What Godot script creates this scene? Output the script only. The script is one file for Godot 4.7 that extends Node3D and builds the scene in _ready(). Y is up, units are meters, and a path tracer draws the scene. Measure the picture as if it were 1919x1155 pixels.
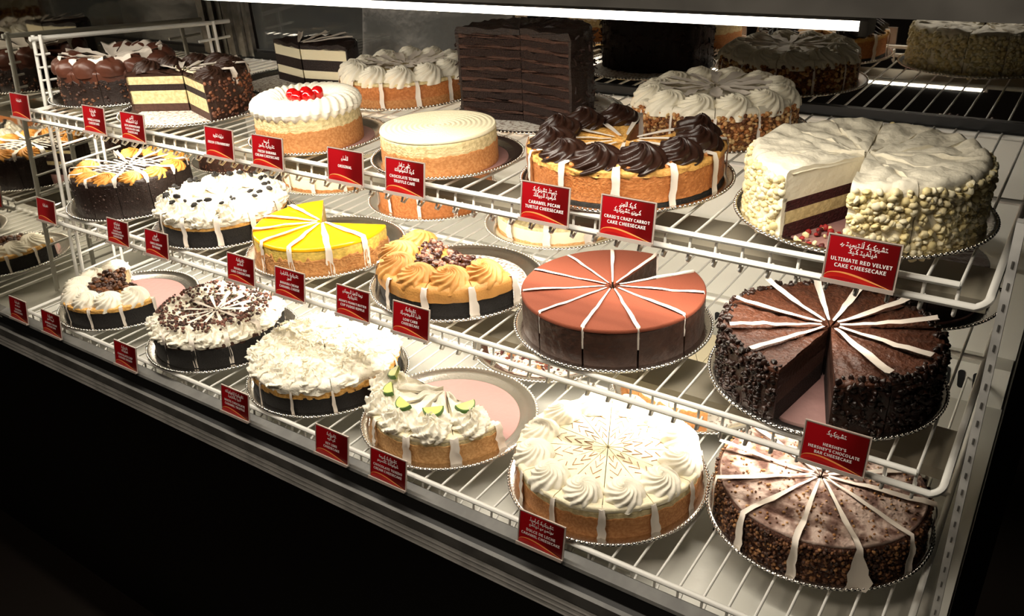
extends Node3D
# A refrigerated cake display: three wire shelves of cakes on silver trays, red price cards, LED tubes.
# World: x runs along the case, y up, z towards the customer; y = 0 is the lowest wire deck.

const DECK := [0.0, 0.204, 0.438]
const RAIL := [-0.762, -0.884, -0.906]
const BACK := -1.53
const X0 := -1.955
const X1 := -0.036

var M := {}
var taken := {}
var nz := FastNoiseLite.new()
var rng := RandomNumberGenerator.new()
var shared := {}

func _ready() -> void:
	camera_and_light()
	make_materials()
	build_case()
	build_shelves()
	build_lights()
	build_cakes()
	build_signs()
	build_details()

# ------------------------------------------------------------------ camera, sky, exposure
func camera_and_light() -> void:
	var yaw := deg_to_rad(-35.588)
	var pit := deg_to_rad(27.4906)
	var rol := deg_to_rad(-3.2131)
	var fw := Vector3(sin(yaw) * cos(pit), -sin(pit), -cos(yaw) * cos(pit))
	var ri := Vector3(cos(yaw), 0, sin(yaw))
	var up := ri.cross(fw)
	var r2 := ri * cos(rol) + up * sin(rol)
	var u2 := -ri * sin(rol) + up * cos(rol)
	var cam := Camera3D.new()
	cam.name = "camera"
	cam.fov = 40.7787
	cam.near = 0.02
	cam.far = 60.0
	cam.transform = Transform3D(Basis(r2, u2, -fw), Vector3(0, 0.846, 0))
	add_child(cam)
	cam.current = true
	var we := WorldEnvironment.new()
	we.name = "surroundings"
	var e := Environment.new()
	e.background_mode = Environment.BG_COLOR
	e.background_color = Color(0.06, 0.055, 0.052)
	e.tonemap_mode = Environment.TONE_MAPPER_LINEAR
	e.tonemap_exposure = 1.15
	e.sdfgi_enabled = true
	e.ssao_enabled = true
	e.ssil_enabled = true
	we.environment = e
	add_child(we)

const TUBE_ENERGY := [0.80, 0.42, 0.36]   # canopy tube, tube under the top shelf, tube under the middle shelf
const HALL_ENERGY := 1.8
const STAFF_ENERGY := 3.2
const TUBE_COLOR := Color(1.0, 0.96, 0.895)

# ------------------------------------------------------------------ mesh builder
class MB:
	var v := PackedVector3Array()
	var c := PackedColorArray()
	var ix := PackedInt32Array()
	var col := Color.WHITE
	func p(q: Vector3) -> int:
		v.append(q)
		c.append(col)
		return v.size() - 1
	func tri(a: int, b: int, d: int) -> void:
		ix.append(a)
		ix.append(b)
		ix.append(d)
	func quad(a: int, b: int, d: int, e: int) -> void:
		tri(a, b, d)
		tri(a, d, e)
	func flat4(a: Vector3, b: Vector3, d: Vector3, e: Vector3) -> void:
		quad(p(a), p(b), p(d), p(e))
	func grid(nu: int, nv: int, f: Callable, wrap := false) -> void:
		var s := v.size()
		var cu := nu if wrap else nu + 1
		for i in cu:
			for j in nv + 1:
				p(f.call(float(i) / nu, float(j) / nv))
		for i in nu:
			var i2 := (i + 1) % cu
			for j in nv:
				quad(s + i * (nv + 1) + j, s + i * (nv + 1) + j + 1, s + i2 * (nv + 1) + j + 1, s + i2 * (nv + 1) + j)
	func rows(r: Array, wrap := false) -> void:   # an array of rows of points
		var nu: int = r.size()
		var nv: int = r[0].size()
		var s := v.size()
		for i in nu:
			for q in r[i]:
				p(q)
		for i in (nu if wrap else nu - 1):
			var i2 := (i + 1) % nu
			for j in nv - 1:
				quad(s + i * nv + j, s + i * nv + j + 1, s + i2 * nv + j + 1, s + i2 * nv + j)
	func fan(pts: Array, hub: Vector3) -> void:
		var h := p(hub)
		var last := -1
		for q in pts:
			var k := p(q)
			if last >= 0:
				tri(h, last, k)
			last = k
	func box(a: Vector3, b: Vector3) -> void:
		var x0 := minf(a.x, b.x)
		var x1 := maxf(a.x, b.x)
		var y0 := minf(a.y, b.y)
		var y1 := maxf(a.y, b.y)
		var z0 := minf(a.z, b.z)
		var z1 := maxf(a.z, b.z)
		flat4(Vector3(x0, y1, z0), Vector3(x1, y1, z0), Vector3(x1, y1, z1), Vector3(x0, y1, z1))
		flat4(Vector3(x0, y0, z1), Vector3(x1, y0, z1), Vector3(x1, y0, z0), Vector3(x0, y0, z0))
		flat4(Vector3(x0, y1, z1), Vector3(x1, y1, z1), Vector3(x1, y0, z1), Vector3(x0, y0, z1))
		flat4(Vector3(x1, y1, z0), Vector3(x0, y1, z0), Vector3(x0, y0, z0), Vector3(x1, y0, z0))
		flat4(Vector3(x1, y1, z1), Vector3(x1, y1, z0), Vector3(x1, y0, z0), Vector3(x1, y0, z1))
		flat4(Vector3(x0, y1, z0), Vector3(x0, y1, z1), Vector3(x0, y0, z1), Vector3(x0, y0, z0))
	func tube(pts: Array, r: float, sides := 6, caps := true) -> void:
		var rws := []
		var n := pts.size()
		var side := Vector3.ZERO
		for i in n:
			var d: Vector3 = (pts[mini(i + 1, n - 1)] - pts[maxi(i - 1, 0)]).normalized()
			if i == 0:
				side = d.cross(Vector3.UP)
				if side.length() < 0.1:
					side = d.cross(Vector3.RIGHT)
			side = (side - d * side.dot(d)).normalized()
			var u := d.cross(side)
			var row := []
			for k in sides:
				var a := TAU * k / sides
				row.append(pts[i] + side * (cos(a) * r) + u * (sin(a) * r))
			row.append(row[0])
			rws.append(row)
		rows(rws)
		if caps:
			fan(rws[0], pts[0])
			fan(rws[n - 1], pts[n - 1])
	func lathe(prof: Array, n: int) -> void:
		var rws := []
		for i in n:
			var a := TAU * i / n
			var row := []
			for q in prof:
				row.append(Vector3(q.x * cos(a), q.y, q.x * sin(a)))
			rws.append(row)
		rows(rws, true)
	func extrude_x(prof: Array, x0: float, x1: float) -> void:   # prof of Vector2(z, y); hard edges
		for k in prof.size() - 1:
			var a: Vector2 = prof[k]
			var b: Vector2 = prof[k + 1]
			flat4(Vector3(x0, a.y, a.x), Vector3(x1, a.y, a.x), Vector3(x1, b.y, b.x), Vector3(x0, b.y, b.x))
	func mesh(with_color := false) -> ArrayMesh:
		var nn := PackedVector3Array()
		nn.resize(v.size())
		for k in range(0, ix.size(), 3):
			var a := ix[k]
			var b := ix[k + 1]
			var d := ix[k + 2]
			var g := (v[d] - v[a]).cross(v[b] - v[a])
			nn[a] += g
			nn[b] += g
			nn[d] += g
		for k in nn.size():
			nn[k] = nn[k].normalized() if nn[k].length_squared() > 1e-24 else Vector3.UP
		var arr := []
		arr.resize(Mesh.ARRAY_MAX)
		arr[Mesh.ARRAY_VERTEX] = v
		arr[Mesh.ARRAY_NORMAL] = nn
		arr[Mesh.ARRAY_INDEX] = ix
		if with_color:
			arr[Mesh.ARRAY_COLOR] = c
		var m := ArrayMesh.new()
		m.add_surface_from_arrays(Mesh.PRIMITIVE_TRIANGLES, arr)
		return m

# ------------------------------------------------------------------ scene helpers
func numbered(called: String) -> String:
	var n: int = taken.get(called, -1) + 1
	taken[called] = n
	return called if n == 0 else "%s_%03d" % [called, n]

func thing(called: String, label: String, category: String, at := Vector3.ZERO, group := "") -> Node3D:
	var o := Node3D.new()
	o.name = numbered(called)
	add_child(o)
	o.position = at
	o.set_meta("label", label)
	o.set_meta("category", category)
	if group:
		o.set_meta("group", group)
	return o

func part(called: String, mesh: Mesh, m: Material, parent: Node) -> MeshInstance3D:
	var o := MeshInstance3D.new()
	o.name = called
	o.mesh = mesh
	o.material_override = m
	parent.add_child(o, true)
	return o

func built(called: String, mb: MB, m: Material, parent: Node) -> MeshInstance3D:
	return part(called, mb.mesh(m.vertex_color_use_as_albedo), m, parent)

func structure(called: String, mb: MB, m: Material, label: String, category: String) -> MeshInstance3D:
	var o := built(numbered(called), mb, m, self)
	o.set_meta("kind", "structure")
	o.set_meta("label", label)
	o.set_meta("category", category)
	return o

func group_node(called: String, parent: Node) -> Node3D:
	var o := Node3D.new()
	o.name = called
	parent.add_child(o, true)
	return o

func n3(p: Vector3, f: float, s := 0.0) -> float:
	return nz.get_noise_3d(p.x * f + s, p.y * f + s * 0.7, p.z * f - s)

func pol(r: float, y: float, a: float) -> Vector3:
	return Vector3(r * cos(a), y, r * sin(a))

# ------------------------------------------------------------------ materials
func noise_tex(kind: int, freq: float, lo: Color, hi: Color, size := 256, bias := 0.5, normal := 0.0, octaves := 4) -> NoiseTexture2D:
	var n := FastNoiseLite.new()
	n.noise_type = kind
	n.frequency = freq
	n.fractal_octaves = octaves
	n.seed = 7
	var t := NoiseTexture2D.new()
	t.width = size
	t.height = size
	t.seamless = true
	t.noise = n
	if normal > 0.0:
		t.as_normal_map = true
		t.bump_strength = normal
	else:
		var g := Gradient.new()
		g.set_color(0, lo)
		g.set_color(1, hi)
		g.set_offset(0, clampf(bias - 0.25, 0, 1))
		g.set_offset(1, clampf(bias + 0.25, 0, 1))
		t.color_ramp = g
	return t

func mat(called: String, color: Color, rough: float, o := {}) -> StandardMaterial3D:
	var m := StandardMaterial3D.new()
	m.resource_name = called
	m.albedo_color = color
	m.roughness = rough
	m.metallic = o.get("metal", 0.0)
	m.metallic_specular = o.get("spec", 0.5)
	if o.has("tex"):
		m.albedo_texture = o.tex
	if o.has("normal"):
		m.normal_enabled = true
		m.normal_texture = o.normal
		m.normal_scale = o.get("depth", 1.0)
	if o.has("tex") or o.has("normal"):
		m.uv1_triplanar = true
		var s: float = o.get("scale", 20.0)
		m.uv1_scale = Vector3(s, s, s)
	if o.get("vc", false):
		m.vertex_color_use_as_albedo = true
	M[called] = m
	return m

func make_materials() -> void:
	nz.noise_type = FastNoiseLite.TYPE_SIMPLEX
	nz.frequency = 1.0
	nz.fractal_octaves = 2
	nz.seed = 3
	var SIM := FastNoiseLite.TYPE_SIMPLEX
	var CEL := FastNoiseLite.TYPE_CELLULAR
	var fine := noise_tex(SIM, 0.05, Color.BLACK, Color.WHITE, 256, 0.5, 6.0)
	var lumpy := noise_tex(SIM, 0.02, Color.BLACK, Color.WHITE, 256, 0.5, 8.0)
	var crumb := noise_tex(CEL, 0.07, Color.BLACK, Color.WHITE, 256, 0.5, 10.0, 2)
	var mottle := noise_tex(SIM, 0.02, Color(0.84, 0.82, 0.78), Color.WHITE, 256, 0.5)
	var browned := noise_tex(SIM, 0.03, Color(0.86, 0.79, 0.70), Color.WHITE, 256, 0.5)
	var speck := noise_tex(SIM, 0.12, Color(0.35, 0.28, 0.24), Color.WHITE, 256, 0.38, 0.0, 3)
	var brush := noise_tex(SIM, 0.015, Color(0.85, 0.85, 0.85), Color.WHITE, 256, 0.5)
	# cakes
	mat("cream", Color(0.955, 0.93, 0.86), 0.55, {"normal": fine, "depth": 0.25, "scale": 14.0})
	mat("cream_rough", Color(0.95, 0.925, 0.855), 0.6, {"normal": lumpy, "depth": 0.7, "scale": 18.0})
	mat("frosting", Color(0.945, 0.915, 0.83), 0.5, {"normal": lumpy, "depth": 0.35, "scale": 12.0})
	mat("cheese", Color(0.93, 0.86, 0.66), 0.6, {"normal": fine, "depth": 0.5, "tex": mottle, "scale": 16.0})
	mat("cheese_white", Color(0.96, 0.92, 0.79), 0.5, {"normal": fine, "depth": 0.3, "scale": 16.0})
	mat("baked_edge", Color(0.93, 0.74, 0.42), 0.6, {"normal": lumpy, "depth": 0.6, "tex": browned, "scale": 18.0})
	mat("graham", Color(0.80, 0.57, 0.35), 0.75, {"normal": fine, "depth": 0.5, "tex": browned, "scale": 20.0})
	mat("graham_pale", Color(0.90, 0.72, 0.49), 0.75, {"normal": fine, "depth": 0.4, "tex": browned, "scale": 20.0})
	mat("caramel_side", Color(0.80, 0.52, 0.29), 0.55, {"normal": fine, "depth": 0.6, "tex": browned, "scale": 16.0})
	mat("dark_crust", Color(0.10, 0.085, 0.075), 0.7, {"normal": crumb, "depth": 0.6, "tex": mottle, "scale": 22.0})
	mat("choc_dark", Color(0.15, 0.085, 0.06), 0.5, {"normal": fine, "depth": 0.6, "tex": mottle, "scale": 16.0})
	mat("choc_frost", Color(0.21, 0.125, 0.085), 0.42, {"normal": lumpy, "depth": 0.5, "scale": 16.0})
	mat("choc_milk", Color(0.34, 0.19, 0.135), 0.4, {"normal": fine, "depth": 0.2, "scale": 14.0})
	mat("choc_gloss", Color(0.16, 0.085, 0.055), 0.32, {"normal": fine, "depth": 0.2, "scale": 14.0})
	mat("choc_bar_top", Color(0.34, 0.19, 0.12), 0.5, {"normal": lumpy, "depth": 1.0, "tex": mottle, "scale": 22.0})
	mat("choc_cake", Color(0.20, 0.115, 0.085), 0.85, {"normal": crumb, "depth": 1.0, "tex": speck, "scale": 18.0})
	mat("choc_mousse", Color(0.31, 0.19, 0.14), 0.7, {"normal": fine, "depth": 0.7, "tex": mottle, "scale": 18.0})
	mat("cocoa", Color(0.48, 0.235, 0.145), 0.95, {"normal": fine, "depth": 0.35, "scale": 26.0})
	mat("tiramisu_side", Color(0.27, 0.17, 0.125), 0.55, {"normal": lumpy, "depth": 0.5, "tex": mottle, "scale": 10.0})
	mat("mango_glaze", Color(1.0, 0.76, 0.05), 0.12, {"normal": lumpy, "depth": 0.05, "scale": 9.0})
	mat("mango_cheese", Color(0.96, 0.84, 0.42), 0.5, {"normal": fine, "depth": 0.5, "tex": mottle, "scale": 16.0})
	mat("crumb_side", Color(0.78, 0.57, 0.34), 0.75, {"normal": crumb, "depth": 0.9, "tex": browned, "scale": 14.0})
	mat("peanut", Color(0.80, 0.575, 0.30), 0.5, {"normal": fine, "depth": 0.3, "scale": 14.0})
	mat("apricot", Color(0.88, 0.62, 0.28), 0.5, {"normal": fine, "depth": 0.3, "scale": 14.0})
	mat("red_cake", Color(0.27, 0.055, 0.06), 0.9, {"normal": crumb, "depth": 1.0, "tex": mottle, "scale": 18.0})
	mat("red_syrup", Color(0.55, 0.02, 0.03), 0.15)
	mat("cherry", Color(0.75, 0.015, 0.03), 0.12, {"spec": 0.7})
	mat("sugar_top", Color(0.80, 0.71, 0.66), 0.9, {"normal": fine, "depth": 0.5, "tex": noise_tex(SIM, 0.012, Color(0.42, 0.30, 0.26), Color(1.0, 1.0, 1.0), 256, 0.42), "scale": 7.0})
	mat("spice_side", Color(0.36, 0.21, 0.13), 0.85, {"normal": crumb, "depth": 1.0, "tex": speck, "scale": 16.0})
	mat("nut_side", Color(0.66, 0.45, 0.28), 0.8, {"normal": crumb, "depth": 1.0, "tex": speck, "scale": 14.0})
	mat("caramel_drizzle", Color(0.62, 0.36, 0.12), 0.25)
	mat("lime_peel", Color(0.24, 0.42, 0.06), 0.35)
	mat("lime_flesh", Color(0.84, 0.86, 0.50), 0.25)
	mat("paper", Color(0.93, 0.89, 0.84), 0.6, {"spec": 0.35})
	M.paper.backlight_enabled = true
	M.paper.backlight = Color(0.25, 0.24, 0.22)
	mat("bits", Color.WHITE, 0.6, {"vc": true})
	mat("bits_gloss", Color.WHITE, 0.35, {"vc": true})
	# trays and case
	mat("silver", Color(0.86, 0.845, 0.82), 0.2, {"metal": 1.0, "normal": fine, "depth": 0.08, "scale": 12.0})
	mat("bead", Color(0.90, 0.885, 0.86), 0.16, {"metal": 1.0})
	mat("board", Color(0.63, 0.475, 0.455), 0.5, {"normal": lumpy, "depth": 0.12, "scale": 9.0})
	mat("doily", Color(0.93, 0.91, 0.87), 0.7, {"tex": noise_tex(SIM, 0.035, Color(0.42, 0.28, 0.22), Color.WHITE, 256, 0.22), "scale": 9.0})
	mat("white_wire", Color(0.88, 0.875, 0.85), 0.38, {"spec": 0.5})
	mat("white_pan", Color(0.86, 0.855, 0.82), 0.3, {"normal": lumpy, "depth": 0.05, "scale": 3.0})
	mat("housing", Color(0.60, 0.575, 0.51), 0.55)
	mat("slot", Color(0.015, 0.015, 0.015), 0.8)
	mat("mirror", Color(0.68, 0.67, 0.65), 0.02, {"metal": 1.0})
	mat("side_mirror", Color(0.68, 0.67, 0.64), 0.03, {"metal": 1.0})
	var dg := mat("door_glass", Color(0.9, 0.93, 0.92, 0.06), 0.02)
	dg.transparency = BaseMaterial3D.TRANSPARENCY_ALPHA
	mat("aluminium", Color(0.60, 0.59, 0.57), 0.35, {"metal": 1.0, "tex": brush, "scale": 5.0})
	mat("lip_grey", Color(0.42, 0.415, 0.40), 0.45, {"tex": brush, "scale": 4.0})
	mat("lip_trim", Color(0.74, 0.735, 0.72), 0.4, {"tex": brush, "scale": 4.0})
	mat("rubber", Color(0.055, 0.053, 0.048), 0.55)
	mat("black_panel", Color(0.022, 0.018, 0.016), 0.4)
	mat("end_black", Color(0.006, 0.006, 0.005), 0.6, {"spec": 0.2})
	mat("header", Color(0.66, 0.655, 0.64), 0.5, {"tex": brush, "scale": 2.0})
	var glow := mat("led", Color(1, 1, 1), 0.4)
	glow.emission_enabled = true
	glow.emission = TUBE_COLOR
	glow.emission_energy_multiplier = 6.0
	var hg := mat("added_led", Color(1, 1, 1), 0.4)  # glow of the two added ceiling panels
	hg.emission_enabled = true
	hg.emission = Color(1.0, 0.93, 0.84)
	hg.emission_energy_multiplier = 2.0
	# price cards
	mat("card_red", Color(0.62, 0.035, 0.075), 0.35, {"tex": noise_tex(SIM, 0.004, Color(0.62, 0.45, 0.45), Color.WHITE, 256, 0.5, 0.0, 1), "scale": 9.0})
	mat("card_swoosh_light", Color(0.95, 0.62, 0.35), 0.4)
	mat("card_swoosh_dark", Color(0.72, 0.10, 0.07), 0.4)
	mat("lettering", Color(0.96, 0.93, 0.92), 0.5)
	var ac := mat("acrylic", Color(0.95, 0.97, 0.97, 0.12), 0.05)
	ac.transparency = BaseMaterial3D.TRANSPARENCY_ALPHA
	mat("acrylic_edge", Color(0.72, 0.66, 0.62), 0.2)
	# hall
	mat("hall_floor", Color(0.10, 0.08, 0.065), 0.4)
	mat("hall_ceiling", Color(0.30, 0.28, 0.26), 0.8)
	mat("grey_shirt", Color(1, 1, 1), 0.9, {"vc": true, "normal": lumpy, "depth": 0.4, "scale": 3.0})
	mat("hall_wall", Color(0.10, 0.075, 0.06), 0.8)

# ------------------------------------------------------------------ the case
func build_case() -> void:
	var mb := MB.new()
	mb.box(Vector3(-2.06, -0.07, -1.56), Vector3(0.0, -0.052, -0.758))
	structure("floor", mb, M.white_pan, "white metal bottom pan of the display case under the lowest shelf", "case floor")
	# back wall below the mirror, with its row of vent slots
	mb = MB.new()
	mb.box(Vector3(-2.06, -0.052, -1.575), Vector3(0.0, 0.425, -1.545))
	var bw := structure("wall_back", mb, M.white_pan, "white metal back wall of the case behind the lower shelves", "case wall")
	mb = MB.new()
	mb.box(Vector3(-2.03, -0.052, -1.545), Vector3(-0.002, 0.028, -1.50))
	var duct := built("air_duct", mb, M.white_pan, bw)
	mb = MB.new()
	for k in 9:
		var a := PI * k / 8.0
		mb.p(Vector3(cos(a) * 0.006, 0.013 + sin(a) * 0.006, 0))
	for k in 9:
		var a := PI + PI * k / 8.0
		mb.p(Vector3(cos(a) * 0.006, -0.013 + sin(a) * 0.006, 0))
	for k in range(1, 17):
		mb.tri(0, k, k + 1)
	var slot_mesh := mb.mesh()
	var x := -0.05
	var k2 := 0
	while x > -1.95:
		if k2 % 12 < 9:
			var s := part("vent_slot", slot_mesh, M.slot, duct)
			s.position = Vector3(x, -0.008, -1.4985)
			s.rotation.z = 0.1
		x -= 0.0245
		k2 += 1
	mb = MB.new()
	mb.box(Vector3(-2.06, 0.425, -1.575), Vector3(0.0, 0.452, -1.54))
	structure("trim", mb, M.rubber, "dark frame strip along the foot of the back mirror", "trim")
	mb = MB.new()
	mb.box(Vector3(-1.06, 0.452, -1.575), Vector3(0.0, 0.80, -1.548))
	structure("wall_back", mb, M.mirror, "tinted mirror door along the back of the top shelf", "mirror")
	mb = MB.new()
	mb.box(Vector3(-1.93, 0.452, -1.566), Vector3(-1.09, 0.80, -1.562))
	structure("window", mb, M.door_glass, "clear sliding glass door behind the top shelf, staff beyond it", "glass door")
	mb = MB.new()
	mb.box(Vector3(-1.09, 0.452, -1.575), Vector3(-1.06, 0.80, -1.543))
	structure("trim", mb, M.aluminium, "aluminium stile between glass door and mirror door", "door frame")
	# mirrored end, corner post
	mb = MB.new()
	mb.box(Vector3(-2.06, -0.052, -1.545), Vector3(-2.03, 0.80, -0.74))
	structure("wall_left", mb, M.side_mirror, "mirrored end wall of the display case", "mirror")
	mb = MB.new()
	for k in 5:
		var xx := -2.028 + 0.021 * k
		var d := 0.012 if k % 2 == 0 else 0.022
		mb.box(Vector3(xx, 0.44, -1.548), Vector3(xx + 0.02, 0.80, -1.548 + d))
	structure("trim", mb, M.aluminium, "ribbed aluminium post in the back corner of the case", "post")
	# right end
	mb = MB.new()
	mb.box(Vector3(0.002, -0.85, -1.575), Vector3(0.022, 1.2, -0.70))
	structure("wall_right", mb, M.end_black, "black end wall of the display case", "case wall")
	# canopy
	mb = MB.new()
	mb.box(Vector3(-2.06, 0.80, -1.575), Vector3(0.0, 0.82, -0.75))
	structure("ceiling", mb, M.header, "underside of the case canopy above the top shelf", "canopy")
	mb = MB.new()
	mb.box(Vector3(-2.06, 0.729, -0.762), Vector3(0.002, 1.2, -0.748))
	mb.box(Vector3(-2.06, 0.729, -0.80), Vector3(0.002, 0.734, -0.762))
	structure("trim", mb, M.header, "grey metal canopy fascia above the lit tube", "fascia")
	# front lip: ledge, dark channel, pale bead and three pale ribs
	var L := -3.6
	var R := 0.0
	mb = MB.new()
	mb.extrude_x([Vector2(-0.760, -0.052), Vector2(-0.757, -0.010), Vector2(-0.738, -0.014), Vector2(-0.736, -0.0185)], L, R)
	structure("trim", mb, M.lip_grey, "grey metal ledge along the front of the lowest shelf", "trim")
	mb = MB.new()
	mb.extrude_x([Vector2(-0.736, -0.0185), Vector2(-0.742, -0.026), Vector2(-0.735, -0.042), Vector2(-0.728, -0.0455)], L, R)
	structure("trim", mb, M.rubber, "dark rubber channel under the front ledge", "trim")
	mb = MB.new()
	mb.extrude_x([Vector2(-0.728, -0.0455), Vector2(-0.722, -0.048), Vector2(-0.7205, -0.066), Vector2(-0.726, -0.068)], L, R)
	structure("trim", mb, M.lip_grey, "grey metal band along the case front above the ribs", "trim")
	for k in 3:
		var y := -0.0745 - 0.0105 * k
		mb = MB.new()
		mb.extrude_x([Vector2(-0.734, y), Vector2(-0.722, y - 0.0005), Vector2(-0.720, y - 0.0021), Vector2(-0.722, y - 0.0037), Vector2(-0.734, y - 0.0042)], L, R)
		structure("trim", mb, M.lip_trim, "narrow pale metal rib along the case front, %s of three" % ["top", "middle", "bottom"][k], "trim")
	mb = MB.new()
	mb.box(Vector3(L, -0.85, -0.75), Vector3(R, -0.101, -0.727))
	mb.box(Vector3(L, -0.101, -0.75), Vector3(R, -0.066, -0.746))
	structure("wall_front", mb, M.black_panel, "black base panel below the ribs of the case front", "case front")
	# the dim hall in front of the case
	mb = MB.new()
	mb.box(Vector3(-6, -0.87, -3.4), Vector3(4, -0.85, 3.2))
	structure("floor", mb, M.hall_floor, "dark floor of the hall in front of the case", "floor")
	mb = MB.new()
	mb.box(Vector3(-6, 2.39, -3.4), Vector3(4, 2.44, 3.3))
	structure("ceiling", mb, M.hall_ceiling, "plain ceiling of the hall above the case", "ceiling")
	mb = MB.new()
	mb.box(Vector3(-6, -0.85, -3.5), Vector3(4, 2.4, -3.4))
	structure("wall_back", mb, M.hall_wall, "dark wall of the serving side behind the case", "wall")
	mb = MB.new()
	mb.box(Vector3(-6, -0.85, 3.2), Vector3(4, 2.4, 3.3))
	structure("wall_front", mb, M.hall_wall, "dark brown wall of the hall facing the case", "wall")

func build_shelves() -> void:
	for s in 3:
		var y: float = DECK[s]
		var zr: float = RAIL[s]
		var t := thing("wire_shelf", ["lowest white wire shelf, deepest at the front", "middle white wire shelf with light strip beneath", "topmost white wire shelf in front of the back mirror"][s], "shelf", Vector3(0, y, 0), "white wire shelves of the case")
		var rr := 0.0042
		var mb := MB.new()
		mb.tube([Vector3(X0, 0.0022, zr + 0.001), Vector3(X1 - 0.03, 0.0022, zr + 0.001)], rr, 8)
		built("front_rail", mb, M.white_wire, t)
		# lower rail turns the corner and runs back as the side rail
		mb = MB.new()
		var pts := [Vector3(X0, -0.018, zr + 0.006)]
		for k in 7:
			var a := PI / 2 * (1.0 - k / 6.0)
			pts.append(Vector3(X1 - 0.012 + cos(a) * 0.012, -0.018 + 0.009 * k / 6.0, zr + 0.006 - 0.012 + sin(a) * 0.012))
		pts.append(Vector3(X1, -0.0075, BACK))
		mb.tube(pts, rr + 0.0004, 8)
		built("side_rail", mb, M.white_wire, t)
		mb = MB.new()
		mb.tube([Vector3(X0, -0.0075, zr), Vector3(X0, -0.0075, BACK)], rr, 8)
		built("side_rail", mb, M.white_wire, t)
		for zz in [BACK, (zr + BACK) / 2]:
			mb = MB.new()
			mb.tube([Vector3(X0, -0.0065, zz), Vector3(X1, -0.0065, zz)], rr, 8)
			built("cross_rail", mb, M.white_wire, t)
		mb = MB.new()
		mb.tube([Vector3(0, -0.0022, BACK), Vector3(0, -0.0024, zr - 0.006), Vector3(0, -0.0045, zr - 0.001), Vector3(0, -0.014, zr + 0.0005), Vector3(0, -0.0245, zr + 0.0040), Vector3(0, -0.0300, zr + 0.0080), Vector3(0.0, -0.0335, zr + 0.003), Vector3(0.0, -0.0235, zr - 0.016)], 0.0020, 6)
		var wire := mb.mesh()
		var x := X1 - 0.03
		while x > X0 + 0.01:
			part("wire", wire, M.white_wire, t).position = Vector3(x, 0, 0)
			x -= 0.0337
	# side racks at the mirrored end: leaning double post, ladder rungs, guard bar
	var rk := thing("shelf_side_rack", "white wire ladder rack standing at the mirrored end", "rack", Vector3(-1.972, 0, 0))
	for dx in [0.0, 0.012]:
		var mb := MB.new()
		mb.tube([Vector3(dx, -0.045, -0.905 - dx * 0.8), Vector3(dx, 0.585, -0.982 - dx * 0.8)], 0.0042, 8)
		built("post", mb, M.white_wire, rk)
		mb = MB.new()
		mb.tube([Vector3(dx, -0.045, -1.01 - dx), Vector3(dx, 0.425, -1.065 - dx)], 0.0036, 8)
		built("rear_post", mb, M.white_wire, rk)
		mb = MB.new()
		mb.tube([Vector3(dx, 0.40, -1.44 - dx), Vector3(dx, 0.545, -1.44 - dx)], 0.0042, 8)
		built("rear_post", mb, M.white_wire, rk)
	for k in 9:
		var y := 0.03 + 0.044 * k
		var mb := MB.new()
		mb.tube([Vector3(0.006, y, -0.915 - y * 0.122), Vector3(0.006, y + 0.004, -1.075 - y * 0.117)], 0.0028, 6)
		built("rung", mb, M.white_wire, rk)
	for k in 4:
		var y := 0.46 + 0.028 * k
		var mb := MB.new()
		mb.tube([Vector3(0.006, y, -0.955 - y * 0.03), Vector3(0.014, y - 0.001, -0.985 - y * 0.03)], 0.0028, 6)
		built("peg", mb, M.white_wire, rk)
	var gb := MB.new()
	gb.tube([Vector3(0.002, 0.578, -0.972), Vector3(0.002, 0.540, -1.45), Vector3(0.002, 0.536, -1.51)], 0.0055, 8)
	built("guard_bar", gb, M.white_wire, rk)
	gb = MB.new()
	gb.tube([Vector3(0.006, 0.50, -1.40), Vector3(0.006, 0.498, -1.50)], 0.0035, 8)
	built("rung", gb, M.white_wire, rk)
	# slotted upright at the open end
	var up := thing("slotted_upright", "grey slotted metal upright at the black end of the shelves", "upright")
	var mb2 := MB.new()
	var lo := Vector3(-0.0165, -0.052, -0.90)
	var hi := Vector3(-0.0295, 0.52, -0.90)
	mb2.flat4(lo, hi, hi + Vector3(0.009, 0, 0.002), lo + Vector3(0.009, 0, 0.002))
	mb2.flat4(lo, hi, hi + Vector3(0, 0, -0.012), lo + Vector3(0, 0, -0.012))
	mb2.flat4(lo + Vector3(0.009, 0, 0.002), hi + Vector3(0.009, 0, 0.002), hi + Vector3(0.009, 0, -0.012), lo + Vector3(0.009, 0, -0.012))
	mb2.flat4(lo + Vector3(0, 0, -0.012), hi + Vector3(0, 0, -0.012), hi + Vector3(0.009, 0, -0.012), lo + Vector3(0.009, 0, -0.012))
	mb2.flat4(hi, hi + Vector3(0.009, 0, 0), hi + Vector3(0.009, 0, -0.012), hi + Vector3(0, 0, -0.012))
	built("post", mb2, M.lip_trim, up)
	for k in 22:
		var f := 0.04 + 0.042 * k
		var q := lo.lerp(hi, f) + Vector3(0.0045, 0, 0.0018)
		var sm := MB.new()
		sm.box(q + Vector3(-0.0009, -0.004, -0.001), q + Vector3(0.0009, 0.004, 0.0004))
		built("slot", sm, M.lip_grey, up)

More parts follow.
